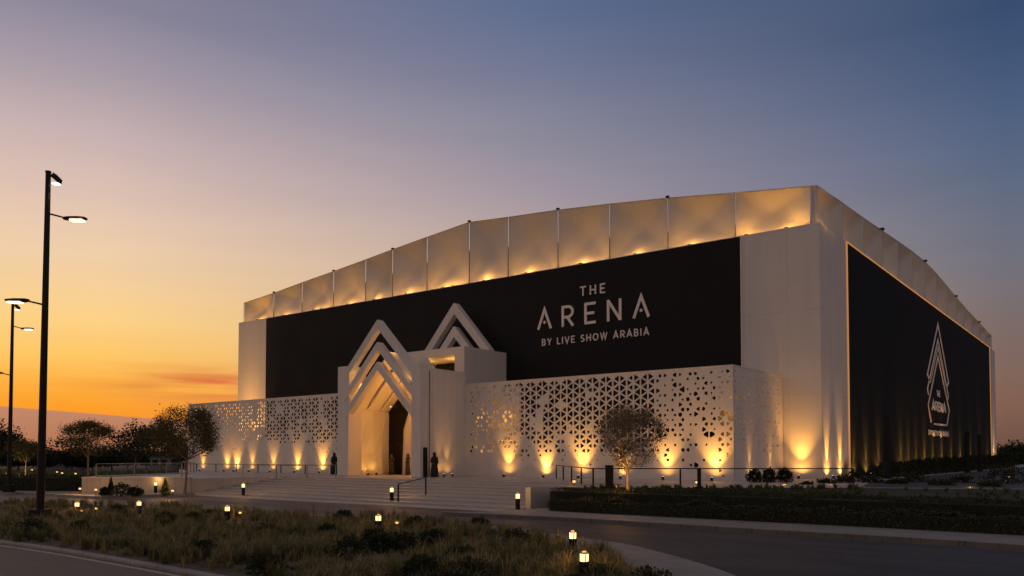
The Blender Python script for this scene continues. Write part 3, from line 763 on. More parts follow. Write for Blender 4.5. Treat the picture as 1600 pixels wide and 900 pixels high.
for y in (YP+2.4, YP+3.9):
    mb = MB()
    for sx in (-1, 1): mb.beam((XM, y, 8.7), (XM+sx*3.6, y, 8.7-3.6), (0,1,0), .14, .14)
    mb.build('rib', M['screen'], pg)
# the dark doorway with its faceted outline
dp = [on_y(x, y, YBK) for x, y in ((602.5,739),(602.5,653),(622,624),(638,645),(630.5,671),(628,738))]
dp = [(p.x, max(.01, p.z)) for p in dp]; dp[0] = (dp[0][0], .01); dp[-1] = (dp[-1][0], .01)
door = MB().slab_xz([dp[0],dp[1],dp[2],dp[3],dp[4],dp[5]], YBK-.05, YBK-.004).build('door', M['glass'], pg)
mb = MB()
for a_, b_ in zip(dp, dp[1:]): mb.beam((a_[0],YBK-.06,a_[1]), (b_[0],YBK-.06,b_[1]), (0,1,0), .07, .07)
mb.build('door_frame', M['steel'], door)
MB().box(dp[0][0]+.85, dp[0][0]+.89, YBK-.08, YBK-.052, .01, 4.6).build('door_mullion', M['steel'], door)
# small ceiling downlights
for px, py in ((588,582),(586,581.5),(601,613.5),(559,631),(610,635),(596,690)):
    p = on_y(px, py, YBK-.3 if px > 590 else YP+3.4)
    o = MB().lathe([(.0,-.05),(.06,-.05),(.07,0),(.07,.05)], 8, tuple(p)).build('downlight', M['lamp_warm'], pg)
lamp('porch_light', 'POINT', 220, (1,.40,.07), (XM+.3, YP+3.0, 5.6), pg, size=.3)
lamp('porch_light', 'POINT', 120, (1,.40,.07), (XM+1.6, YP+2.6, 2.6), pg, size=.3)
lamp('chevron_light', 'POINT', 60, (1,.50,.12), (XM-.2, YP+1.9, 9.75), pg, size=.2)
lamp('chevron_light', 'POINT', 26, (1,.50,.12), (XM-2.9, YP+.9, 7.0), pg, size=.1)
lamp('chevron_light', 'POINT', 18, (1,.50,.12), (XM+2.5, YP+.9, 7.3), pg, size=.1)
# cable and pilaster on the right flank
p = on_x(672, 650, XB)
MB().box(XB+.002, XB+.10, YP+.0, p.y-.25, .0, 7.55).build('flank_panel', M['screen'], pg, .01)
MB().tube((XB+.05, p.y-.1, 0), (XB+.05, p.y-.1, 7.4), .03, n=6).build('conduit', M['greysteel'], pg)
MB().box(XB+.01, XB+.30, YP+.3, p.y-.55, .0, 2.05).build('service_door', M['steel'], pg, .02)
# upper box behind the porch and its two chevrons
ub = thing('upper_entrance_box', 'white box storey over the entrance with a lit soffit and two chevrons', 'porch roof', (0,0,0))
UX0, UX1, UY = -48.6, -41.4, 47.41
MB().box(UX0, UX1, UY, UY+.0+.3, 9.4, 10.05).build('fascia', M['screen'], ub)
MB().box(UX1-1.0, UX1, UY, UY+.3, 5.0, 9.398).build('fascia', M['screen'], ub)
MB().box(UX1-.3, UX1, UY+.302, YM-.08, 5.0, 10.05).build('side_wall', M['screen'], ub)
MB().box(UX0, UX0+.3, UY+.302, YM-.08, 5.0, 10.05).build('side_wall', M['screen'], ub)
MB().box(UX0+.302, UX1-.302, UY+.302, YM-.08, 9.38, 9.6).build('soffit', M['screen'], ub)
MB().box(UX0+.302, UX1-.302, UY+.5, YM-.08, 6.6, 6.8).build('floor_slab', M['screen'], ub)
MB().box(UX0+.31, UX1-.31, UY+3.6, UY+3.66, 6.81, 9.37).build('window', M['glass'], ub)
lamp('soffit_light', 'POINT', 60, (1,.48,.10), (-44.0, UY+1.6, 8.6), ub, size=.2)
lamp('soffit_light', 'POINT', 50, (1,.48,.10), (-46.8, UY+1.6, 8.6), ub, size=.2)
cy = YM-1.5
def chev2(xm, zo, zi, half, sl, y0, y1): return chevron(zo, zi, half, y0, y1, ub, xm, sl)
chev2(-45.7, 14.5, 13.55, 3.9, 1.10, cy-.3, cy+.3)
chev2(-45.7, 12.5, 11.6, 2.2, 1.10, cy-.32, cy+.28)

# ------------------------------------------------------------------ floor uplights
def make_uplight():
    t = thing('uplight', 'x', 'uplight', (0,0,0))
    MB().box(-.10,.10,-.03,.10,0,.03).build('base', M['steel'], t)
    h = MB(); a_ = Vector((0,.02,.05)); b_ = Vector((0,.07,.22)); h.tube((0,.02,.05), (0,.06,.20), .075, .085, 10); h.build('housing', M['steel'], t)
    d = (b_-a_).normalized(); q = a_+d*.165
    MB().tube(q, q+d*.012, .07, .07, 10).build('lens', M['lamp_spot'], t)
    lamp('beam', 'SPOT', 150, WARM, (0,.085,.26), t, target=(0,.085+.115,1.26), size=.05, cone=60, blend=1.0)
    lamp('spill', 'SPOT', 30, WARM, (0,.085,.24), t, target=(0,.085+.35,1.26), size=.05, cone=150, blend=1.0)
    return t
U0 = make_uplight(); used = [False]; LD = {}
def uplight(loc, rz, label, power=1.0, cone=None, group='floor uplights along the white walls'):
    global U0
    if not used[0]: t = U0; used[0] = True
    else: t = copy_tree(U0)
    vr = random.Random(label); power *= vr.uniform(.72, 1.25); t.location = loc; t.rotation_euler = (R(vr.uniform(-3,3)), 0, rz+R(vr.uniform(-9,9))); t['label'] = label; t['category'] = 'uplight'; t['group'] = group
    key = (round(power, 2), cone)
    for c in (kids(t)):
        if c.type == 'LIGHT':
            k2_ = (key, c.name[:4])
            if k2_ not in LD:
                d = c.data.copy()
                if c.name[:4] == 'beam': d.energy = 520*power; d.spot_size = R(cone or 60)
                else: d.energy = 44*power*(2.2 if cone == 40 else 1)
                LD[k2_] = d
            c.data = LD[k2_]
    return t
OFF = .42
lefts = [(313,.55,60),(351,.9,72),(366,.9,72),(390,.6,56),(423,.9,62),(461,.9,56),(500,1.2,66)]
for i, (px, pw, cn) in enumerate(lefts):
    x = on_y(px, 735, YA-.3).x
    uplight((x, YA-OFF, .001), 0, f'small black floor uplight, {ORD[i]} from the left end of the left perforated wall', pw, cn)
rights = [(791,1.3,62),(850,1.2,72),(907,1.5,84),(970,.7,60),(1039,1.4,80),(1115,1.6,84)]
for i, (px, pw, cn) in enumerate(rights):
    x = on_y(px, 745, YA-.3).x
    uplight((x, YA-(.62 if pw > 1.25 else OFF), .001), 0, f'small black floor uplight, {ORD[i]} from the portal along the right perforated wall', pw, cn)
for i, px in enumerate((1171, 1204)):
    y = on_x(px, 745, -18.35).y
    uplight((-18.35+.42, y, .001), R(90), f'narrow floor uplight at the short return wall, {("nearer","farther")[i]} of its two', .55, 34)
uplight((on_y(1253,745,YM).x, YM-.68, .001), 0, 'floor uplight washing the bare white front wall beside the return wall', 3.2, 64)
for i, px in enumerate((1292, 1313)):
    y = on_x(px, 745, XC).y
    uplight((XC+.45, y, .001), R(90), f'narrow floor uplight at the white corner pier, {("nearer","farther")[i]} of its pair', 2.8, 34)
for i, px in enumerate((685, 699)):
    y = on_x(px, 738, XB).y
    uplight((XB+.55, y, .001), R(90), f'floor uplight on the right flank of the portal, {("nearer","farther")[i]} one', .45, 36)
for i, px in enumerate((558, 572, 585)):
    y = on_x(px, 738, -46.75).y
    uplight((-46.9+.42, min(y, YBK-.3), .001), R(90), f'small uplight on the floor inside the porch, {("nearest the column","middle of three","nearest the door")[i]}', .28, 40)
for i, px in enumerate((1333,1352,1372,1407,1419,1431,1444,1457,1471,1486,1500,1516,1531,1543)):
    y = on_x(px, 730, XC).y
    uplight((XC+.5, y, .001), R(90), f'floor uplight behind the shrubs of the black side banner, {ORD[i]} from the near corner', (3.4, 2.2, 3.0, 2.6)[i % 4] if i > 2 else 2.2, 40)
uplight((XC+.6, 130.5, .001), R(90), 'floor uplight at the far white pier of the side wall', 3.0, 40)

for i, px in enumerate((381, 402)):
    x = on_y(px, 560, YM).x
    t = thing('wall_washer', f'flood lamp on the ground behind the left screen washing the white end wall, {("outer","inner")[i]} one', 'floodlight', (x, YM-1.6, 0), 0, 'wall washers behind the left screen')
    MB().box(-.22,.22,-.12,.12,.12,.32).build('housing', M['steel'], t, .02)
    MB().box(-.05,.05,-.05,.05,0,.118).build('bracket', M['steel'], t)
    MB().box(-.19,.19,-.09,.09,.321,.326).build('lens', M['lamp_spot'], t)
    lamp('beam', 'SPOT', 7500, WARM, (0,0,.36), t, target=(0,1.5,10.5), size=.1, cone=50, blend=1)
# ------------------------------------------------------------------ railings
def railing(pts, label, h=.85, gap=3.0, mt=None, mid=False, group=None, r=.028):
    P = [Vector(p) for p in pts]; t = thing('railing', label, 'railing', tuple(P[0]), 0, group); o = P[0]
    mt = mt or M['steel']; mb = MB()
    for a_, b_ in zip(P, P[1:]):
        mb.tube(a_-o+Vector((0,0,h)), b_-o+Vector((0,0,h)), r, n=6)
    mb.build('top_rail', mt, t)
    if mid:
        mb = MB()
        for a_, b_ in zip(P, P[1:]): mb.tube(a_-o+Vector((0,0,h*.5)), b_-o+Vector((0,0,h*.5)), r*.6, n=6)
        mb.build('mid_rail', mt, t)
    for i, (a_, b_) in enumerate(zip(P, P[1:])):
        n = max(1, round((b_-a_).length/gap))
        for k in range(n if i < len(P)-2 else n+1):
            p = a_.lerp(b_, k/n)-o
            MB().box(p.x-.03,p.x+.03,p.y-.03,p.y+.03,p.z,p.z+h-.02).build('post', mt, t)
    return t
g1 = on_z(815,745.8,0)
railing([(-29.6, 42.9, 0), (-19.75, 31.6, 0), (-10.4, 39.2, 0)], 'long black rail along the plaza edge behind the dark hedge', .86, 4.2)
railing([(-75, 43.0, 0), (-48.6, 43.0, 0)], 'black rail in front of the left perforated wall', .72, 3.3)
railing([(-48.9, 28.3, .1), (-53.7, 25.1, .1), (-62.6, 37.3, .1), (-77, 44.6, .1)], 'thin rail on top of the low wall at the left end of the plaza', .85, 4.5, M['greysteel'], r=.02)
railing([(-43.2, 29.0, .0), (-43.2, 36.2, .0)], 'handrail on the left side of the steps', .85, 2.4, M['greysteel'], r=.02)
railing([(-29.75, 29.0, -.87), (-29.75, 31.0, -.60)], 'short dark handrail in the middle of the steps', .9, 1.8, r=.022)

# ------------------------------------------------------------------ bollard lamps
def make_bollard(h, w):
    t = thing('bollard_lamp', 'x', 'bollard', (0,0,0))
    MB().box(-w/2,w/2,-w/2,w/2,0,h*.66).build('post', M['steel'], t, .006)
    MB().box(-w*.42,w*.42,-w*.42,w*.42,h*.662,h*.94).build('lamp_glass', M['lamp_warm'], t)
    for i in (-1,1):
        for j in (-1,1): MB().box(i*w*.46-.006,i*w*.46+.006,j*w*.46-.006,j*w*.46+.006,h*.662,h*.94).build('cage_bar', M['steel'], t)
    MB().lathe([(w*.66,0),(w*.66,.025),(w*.3,.05),(.012,.055),(.01,.09)], 4, (0,0,h*.942)).build('cap', M['steel'], t)
    lamp('bollard_light', 'POINT', 13.0, (1,.50,.15), (0,0,h*1.0+.12), t, size=.06)
    return t
b1 = make_bollard(.52, .14); b2 = make_bollard(.72, .15)
def bollard(src, px, py, z, label, first=False):
    t = src if first else copy_tree(src); t.location = on_z(px, py, z); t['label'] = label; t['group'] = 'bollard lamps'; t['category'] = 'bollard'
    return t
bollard(b1, 895, 864, ZW, 'lit bollard lamp at the kerb tip of the grass bed', True)
bollard(b1, 591, 831, ZW, 'lit bollard lamp on the far edge of the grass bed, near the photo centre')
bollard(b1, 355, 813, ZW, 'lit bollard lamp on the far edge of the grass bed, left of the steps')
bollard(b1, 217, 803, ZW, 'lit bollard lamp in the grass bed beside the tall street lamp')
bollard(b1, 120, 805, ZW, 'low lit bollard half hidden in grass just right of the tall street lamp')
p_ = bollard(b1, 913, 906, ZW, 'nearest bollard lamp, only its lit head above the grass tip of the bed')
bollard(b2, 612, 783, ZW, 'taller lit bollard lamp at the foot of the steps, middle', True)
bollard(b2, 809, 796, ZW, 'taller lit bollard lamp at the right foot of the steps')
bollard(b2, 380, 774, ZW, 'taller lit bollard lamp at the left foot of the steps')
bollard(b2, 243, 770, ZW, 'taller lit bollard lamp in front of the low wall by the left tree')

# small spike lamps glowing in the planting
def make_spike():
    t = thing('garden_light', 'x', 'garden light', (0,0,0))
    MB().tube((0,0,0),(0,0,.16),.012,n=6).build('spike', M['steel'], t)
    MB().lathe([(.04,.0),(.05,.035),(.04,.06)], 8, (0,0,.16)).build('lamp_glass', M['lamp_small'], t)
    MB().lathe([(.085,.0),(.07,.02),(.01,.035)], 8, (0,0,.222)).build('cap', M['steel'], t)
    lamp('garden_glow', 'POINT', 4.5, (1,.46,.10), (0,-.12,.34), t, size=.05)
    return t
sp0 = make_spike(); first = True
def gz(X, Y):                                     # height of the right garden
    t = max(0, min(1, (Y-30.3)/8.)); return -.86+.8*t
spk = [(1226,768,-.35,'in the low planting in front of the return wall'),(1303,769,-.4,'in the low planting below the corner pier'),(1389,748,-.1,'beside the tall dark totem'),
       (1517,774,-.4,'beside the pale kerb far right'),(1577,754,-.15,'at the right edge of the photo'),(1089,764,-.15,'behind the hedge beside the short dark post'),
       (968,771,-.35,'under the pale round tree'),(897,763,-.1,'behind the left end of the hedge'),
       (150,802,-.88,'in the grass right of the tall lamp pole'),(128,806,-.88,'low in the grass near the tall lamp pole'),(620,826,-.88,'in the grass right of the centre bollard'),(375,809,-.88,'in the grass beside the left bollard')]
far = [(8,747,-.9,'left of the slim street lamp'),(29,749,-.9,'just right of the slim street lamp'),(50,738,-.5,'far behind, between the two street lamps'),(89,742,-.5,'far behind the left hedge'),(97,744,-.5,'far right of the left hedge'),(118,745,-.5,'left of the left tree')]
for px, py, z, lb in spk+far:
    t = sp0 if first else copy_tree(sp0); first = False
    t.location = on_z(px, py, z); t.scale = (1.5,1.5,1.7) if px > 850 else (1,1,1); t['label'] = 'tiny glowing garden light ' + lb; t['group'] = 'garden lights'; t['category'] = 'garden light'
    if (px, py, z, lb) in far: t.scale = (2,2,1.6)

# ------------------------------------------------------------------ totems and posts
def totem(px, D, z, w, d, h, label):
    t = thing('totem', label, 'totem', tuple(at_d(px, D, z)), R(18))
    MB().box(-w/2-.08,w/2+.08,-d/2-.08,d/2+.08,0,.08).build('plinth', M['steel'], t)
    MB().box(-w/2,w/2,-d/2,d/2,.082,h).build('body', M['totem'], t, .02)
    MB().box(-w/2+.03,w/2-.03,-d/2-.012,-d/2-.001,h*.35,h*.92).build('face_panel', M['steel'], t)
    MB().box(-w/2-.02,w/2+.02,-d/2-.02,d/2+.02,h+.001,h+.05).build('cap', M['steel'], t)
totem(952, 36.2, 0, .34, .2, .98, 'short dark panel post left of the pale round tree')
totem(1092, 36.0, 0, .16, .16, .86, 'slim short dark post on the plaza edge behind the hedge')
totem(1385, 52, 0, .42, .42, 4.0, 'tall dark totem in front of the black side banner')
totem(1511, 72, 0, .34, .3, 3.6, 'medium dark totem near the far end of the side banner')
totem(1530, 77, 0, .26, .26, 3.5, 'thin dark totem farthest along the side banner')

# ------------------------------------------------------------------ street lamps
def make_lamp():
    t = thing('street_lamp', 'x', 'street lamp', (0,0,0))
    H = 12.35
    MB().box(-.27,.27,-.27,.27,0,.48).build('base', M['steel'], t, .03)
    MB().tube((0,0,.48),(0,0,H),.135,.085,12).build('pole', M['steel'], t, smooth=False)
    MB().tube((0,0,H),(0,0,H+.05),.10,.10,12).build('cap', M['steel'], t)
    def head(cx, z, sx, lz=0, lenx=.80, vert=False):
        # a flat tapered luminaire reaching from cx outwards along sx
        P = [(0,.07,.05),(.12,.13,.07),(.5,.17,.07),(.74,.15,.05),(.80,.10,.03)]
        mb = MB(); n = 8
        for x, hw, hh in P:
            for k in range(n):
                a_ = 2*math.pi*k/n+math.pi/8
                mb.v.append((cx+sx*x*lenx/.8, hw*1.05*max(-1,min(1,1.15*math.cos(a_))), z + hh*math.sin(a_)))
        for i in range(len(P)-1):
            for k in range(n): mb.f.append((i*n+k, i*n+(k+1)%n, (i+1)*n+(k+1)%n, (i+1)*n+k))
        mb.f += [tuple(range(n)), tuple(range((len(P)-1)*n, len(P)*n))]
        h = mb.build('lamp_head', M['steel'], t)
        MB().box(min(cx+sx*.26, cx+sx*.70), max(cx+sx*.26, cx+sx*.70), -.13, .13, z-.095, z-.055).build('lens', M['lamp_soft'], h, .01)
        lamp('lamp_light', 'SPOT', 130, (1,.75,.45), (cx+sx*.5, 0, z-.12), h, target=(cx+sx*.5+sx*.4, 0, z-1.2), size=.12, cone=120)
        return h
    mb = MB(); mb.tube((.08,0,10.88),(.62,0,10.74),.032,.028,8); mb.build('arm', M['steel'], t)
    head(.58, 10.72, 1)
    mb = MB(); mb.tube((-.1,0,7.66),(-.62,0,7.78),.032,.028,8); mb.build('arm', M['steel'], t)
    head(-.58, 7.8, -1)
    # floodlight just under the top, facing the viewer's side
    f = MB(); f.prism([(0,0),(.30,-.28),(.34,-.10),(.12,.14)], 0, .22)
    f.v = [(x+.08, z-.05, 12.22+y*.9) for x, y, z in [(v[0], v[1], v[2]) for v in f.v]]
    f2 = f.build('floodlight', M['steel'], t, .01)
    MB().box(.16,.38,-.05,.12,11.945,11.975).build('lens', M['lamp_soft'], f2)
    lamp('flood_light', 'SPOT', 45, (1,.75,.45), (.27,0.03,11.9), f2, target=(.6,0,10.4), size=.1, cone=110)
    return t
L1 = make_lamp(); yaw = math.atan2(.6120, .7908)
L1.location = on_z(62.5, 817, ZW); L1.rotation_euler = (0, R(.25), yaw)
L1['label'] = 'tall black street lamp standing in the grass bed, nearest the camera'; L1['group'] = 'twin arm street lamps'
L2 = copy_tree(L1); L2.location = on_z(14, 769, ZW); L2['label'] = 'slim far street lamp by the left hedge at the photo edge'; L2.rotation_euler = (0, 0, yaw)

# ------------------------------------------------------------------ foliage
def leaf_quads(C_, size, seed, flat=.0, jit=.35, aspect=.6):
    rng = np.random.default_rng(seed); n = len(C_); C_ = np.asarray(C_, float)
    a = rng.normal(size=(n,3)); a[:,2] *= (1-flat); a /= np.linalg.norm(a, axis=1)[:,None]
    b = np.cross(a, rng.normal(size=(n,3))); b /= np.linalg.norm(b, axis=1)[:,None]
    s = (size*(1+jit*rng.normal(size=n))).clip(size*.4)[:,None]
    v = np.stack([C_-a*s*.5, C_+b*s*aspect*.5, C_+a*s*.5, C_-b*s*aspect*.5], 1).reshape(-1,3)
    return v
def quad_obj(name, v, m, parent=None):
    n = len(v)//4; me = bpy.data.meshes.new(name)
    me.vertices.add(len(v)); me.vertices.foreach_set('co', np.asarray(v, np.float32).ravel())
    me.loops.add(len(v)); me.loops.foreach_set('vertex_index', np.arange(len(v), dtype=np.int32))
    me.polygons.add(n); me.polygons.foreach_set('loop_start', np.arange(0, 4*n, 4, dtype=np.int32)); me.polygons.foreach_set('loop_total', np.full(n, 4, np.int32))
    me.update(); me.validate(); me.materials.append(m)
    o = bpy.data.objects.new(name, me); COL.objects.link(o)
    if parent: o.parent = parent
    return o
def make_tree(name, label, cat, loc, H, cr, cb, seed, leafm, barkm, nleaf, lsize, group=None, tr=.09, levels=4, vase=False, flat=.75, spread=.16, children=3):
    rnd = random.Random(seed); t = thing(name, label, cat, tuple(loc), 0, group)
    mb = MB(); ends = []; nodes = []
    cc = Vector((0,0,(H+cb)/2)); rz_ = (H-cb)/2
    def inside(p): q = p-cc; return (q.x/cr)**2+(q.y/cr)**2+(q.z/rz_)**2
    def branch(p, d, L_, r, lev):
        segs = 3; q = p
        for k in range(segs):
            g_ = .03 if lev == 0 else .14; d2 = (d + Vector((rnd.gauss(0,g_), rnd.gauss(0,g_), rnd.gauss(0,.08)))).normalized()
            nq = q + d2*L_/segs; r2 = r*(1-.13)
            if lev >= 2 and inside(nq) > 1.0: break
            mb.tube(q, nq, r, r2, 5 if lev > 1 else 7, caps=False); q = nq; r = r2; d = d2
            if lev >= 2: nodes.append(q)
        if lev < levels and inside(q) < 1.25:
            nch = children + (1 if rnd.random() < .4 else 0)
            ph = rnd.uniform(0, 6.28)
            for c in range(nch):
                a_ = ph + 6.283*c/nch + rnd.uniform(-.4,.4); sp_ = rnd.uniform(.45,.8) if lev else rnd.uniform(.4,.62) if vase else rnd.uniform(.5,.9)
                ax = Vector((math.cos(a_), math.sin(a_), 0)); nd = (d*math.cos(sp_) + ax*math.sin(sp_)); nd.z = nd.z*.9+.12
                branch(q, nd.normalized(), L_*rnd.uniform(.66,.86), r*(.72 if vase else .66), lev+1)
        else: ends.append(q)
    branch(Vector((0,0,-.05)), Vector((rnd.uniform(-.05,.05), rnd.uniform(-.05,.05), 1)), (cb*.98), tr, 0)
    mb.lathe([(tr*1.9,-.1),(tr*1.35,.06),(tr*1.02,.25)], 8)
    mb.build('trunk', barkm, t, fix=False, smooth=True)
    rng = np.random.default_rng(seed)
    # leaf sprays round the limb ends, plus loose clumps that keep the outline uneven
    seeds_ = [p for p in ends+nodes if inside(p) < 1.35]
    nb = 46; blobs = []
    while len(blobs) < nb:
        q = Vector((rnd.uniform(-1,1), rnd.uniform(-1,1), rnd.uniform(-1,1)))
        if .25 < q.length < 1 : 
            blobs.append(cc + Vector((q.x*cr, q.y*cr, q.z*rz_))*1.0)
    src = np.array([list(p) for p in seeds_]+[list(p) for p in blobs for _ in range(max(1, len(seeds_)//60))])
    pick = src[rng.integers(0, len(src), nleaf)]
    C_ = pick + rng.normal(size=(nleaf,3))*np.array([1,1,flat])*spread*cr
    u = (C_-np.array(cc))/np.array([cr,cr,rz_]); rad = np.linalg.norm(u, axis=1)
    C_ = C_[rad < 1.12+.12*rng.normal(size=nleaf)]
    quad_obj('crown', leaf_quads(C_, lsize, seed), leafm, t)
    return t
# trees by the left walk
make_tree('tree', 'small spreading tree with flat topped crown in front of the low pale wall', 'tree', on_z(137,769,ZW), 4.6, 1.6, 2.3, 11, M['leaf_olive'], M['bark'], 12000, .085, tr=.085, flat=.5, spread=.2)
make_tree('tree', 'larger dark tree overlapping the left end of the perforated wall', 'tree', on_z(289,771,ZW), 5.5, 1.85, 2.2, 23, M['leaf_olive'], M['bark'], 19000, .088, tr=.085, levels=4, spread=.17)
# the pale round tree behind the hedge
make_tree('tree', 'small round pale leaved tree with bare forking trunk behind the hedge', 'tree', at_d(983,34.2,-.65), 4.25, 1.42, 1.55, 31, M['leaf_pale'], M['pale_bark'], 26000, .05, tr=.105, levels=5, vase=True, flat=1, spread=.11, children=3)
for i, (px, py, dx) in enumerate(((137,772,-.6),(289,776,-1.0),(150,773,.4))):
    t = copy_tree(sp0); t.location = on_z(px,py,ZW)+Vector((dx,-.2,0)); t['group'] = 'garden lights'; t['category'] = 'garden light'
    t['label'] = ('tiny garden light at the foot of the small spreading tree','tiny garden light under the larger dark tree','tiny garden light between the small spreading tree and the low bushes')[i]
    for c in TREE[sp0.name]:
        pass
    for c in kids(t):
        if c.type == 'LIGHT': c.data = c.data.copy(); c.data.energy = 34; c.location.z = .45
t = copy_tree(sp0); t.location = at_d(973,33.6,-.5); t['group'] = 'garden lights'; t['category'] = 'garden light'; t['label'] = 'added spike light hidden behind the hedge, warming the pale round tree'  # unseen lamp added to warm the pale crown from below
for c in kids(t):
    if c.type == 'LIGHT': c.data = c.data.copy(); c.data.energy = 34; c.location.z = .6
# trees standing farther off
make_tree('tree', 'dark feathery tree standing alone behind the left lawn, mid distance', 'tree', at_d(212,115,-.95), 7.2, 3.3, 2.3, 41, M['leaf_dark'], M['bark'], 3600, .30, tr=.12)
make_tree('tree', 'tree with a warm lit crown behind and left of the dark leaning tree', 'tree', at_d(252,100,-.95), 6.4, 3.0, 2.1, 43, M['leaf_olive'], M['bark'], 3600, .28, tr=.12)
tt = make_tree('tree', 'small tree lit yellow from below between the two street lamps', 'tree', at_d(41,105,-.95), 4.6, 2.2, 1.7, 47, M['leaf_olive'], M['pale_bark'], 2600, .22, tr=.11)
lamp('tree_uplight', 'POINT', 150, (1,.55,.12), (1.0,-1.6,.8), tt, size=.1)
make_tree('tree', 'tall dark tree cut by the left edge of the photo', 'tree', at_d(-6,120,-.95), 7.8, 3.4, 2.2, 53, M['leaf_dark'], M['bark'], 3600, .3, tr=.14)
protos = []
for i, sd_ in enumerate((61,67,71)):
    H = (7.5, 8.2, 6.6)[i]
    protos.append(make_tree('background_tree', 'dark dense tree in the far row on the left horizon', 'tree', (0,0,-1), H, (4.2,4.6,4.8)[i], 1.4, sd_, M['leaf_dark'], M['bark'], 5200, .42, group='trees of the far dark row', tr=.16, levels=3, flat=.9, spread=.2))
rnd = random.Random(5); cnt = 0
rowL = [(x+rnd.uniform(-5,5), 150+rnd.uniform(-18,26)) for x in range(-60, 380, 17)]
rowR = [(x+rnd.uniform(-4,4), 165+rnd.uniform(-15,25)) for x in range(1556, 1700, 12)]
for i, (px, D) in enumerate(rowL+rowR):
    k = i % 3; t = protos[k] if i < 3 else copy_tree(protos[k])
    t.location = at_d(px, D, -1.0); t.rotation_euler.z = rnd.uniform(0,6.28); s_ = rnd.uniform(.55,.85); t.scale = (s_*1.1, s_*1.1, s_*(.86 if i < len(rowL) else .95))
    t['group'] = 'trees of the far dark row'
    t['label'] = 'dark dense tree in the far row on the left horizon' if i < len(rowL) else 'dark dense tree in the far group beyond the right end of the arena'
    if i >= len(rowL): t['group'] = 'far trees on the right'

def shrub(loc, rx, rz_, seed, leafm, n, ls, label, group=None, name='shrub', cone=False):
    rng = np.random.default_rng(seed); t = thing(name, label, 'shrub', tuple(loc), 0, group)
    d = rng.normal(size=(n,3)); d /= np.linalg.norm(d, axis=1)[:,None]
    r = rng.uniform(.05,1.0,size=n)**.45
    nzv = np.array([noise.noise(Vector(tuple(v*2.2+seed))) for v in d]); r = r*(1+.35*nzv)
    C_ = d*r[:,None]*np.array([rx,rx,rz_*.55]); C_[:,2] += rz_*.5
    if cone:
        k = (1.1-C_[:,2]/rz_).clip(.1,1); C_[:,0] *= k; C_[:,1] *= k
    C_[:,2] = np.abs(C_[:,2])
    if not cone:
        lo = 1+.55*(1-C_[:,2]/(rz_*.5)).clip(0,1); C_[:,0] *= lo; C_[:,1] *= lo
    mb = MB()
    rnd = random.Random(seed)
    for _ in range(7):
        a_ = rnd.uniform(0,6.28); mb.tube((0,0,0), (rx*.5*math.cos(a_), rx*.5*math.sin(a_), rz_*.7), .014, .006, 5, caps=False)
    mb.build('stems', M['bark'], t, fix=False)
    quad_obj('foliage', leaf_quads(C_, ls*1.25, seed), leafm, t); return t
for i, (px, w_, h_) in enumerate(((1178,.42,.72),(1201,.36,.78),(1225,.44,.80))):
    shrub(at_d(px, 44.5, -.02), w_, h_, 80+i, M['leaf_dark'], 1500, .07, 'clipped dark bush at the foot of the return wall, ' + ('left','middle','right')[i] + ' of three', 'clipped bushes by the return wall')
for i, (px, py, w_, h_, cn, lb) in enumerate(((165,774,.35,.5,0,'low dark bush right of the small spreading tree'),(190,775,.60,.75,0,'rounded bush before the middle of the low pale wall'),(211,776,.42,.55,0,'smaller rounded bush next to the cone shaped one'),
        (258,775,.34,1.0,1,'dark cone shaped bush against the low pale wall'),(173,774,.2,1.1,1,'thin upright shrub behind the low bushes'))):
    shrub(on_z(px,py,ZW), w_, h_, 90+i, M['leaf_dark'], 1100, .07, lb, None, cone=bool(cn))
rnd = random.Random(17)
yy = 59.5; i = 0
while yy < 130:
    w_ = rnd.uniform(.8,1.15); h_ = (.95+.9*(yy-59)/70)*rnd.uniform(.85,1.1)
    shrub((XC+2.1+rnd.uniform(-.2,.2), yy, 0), w_, h_, 120+i, M['leaf_dark'], 700, .13, 'dark bush in the row planted along the foot of the black side banner', 'bushes along the side banner'); yy += w_*1.55; i += 1

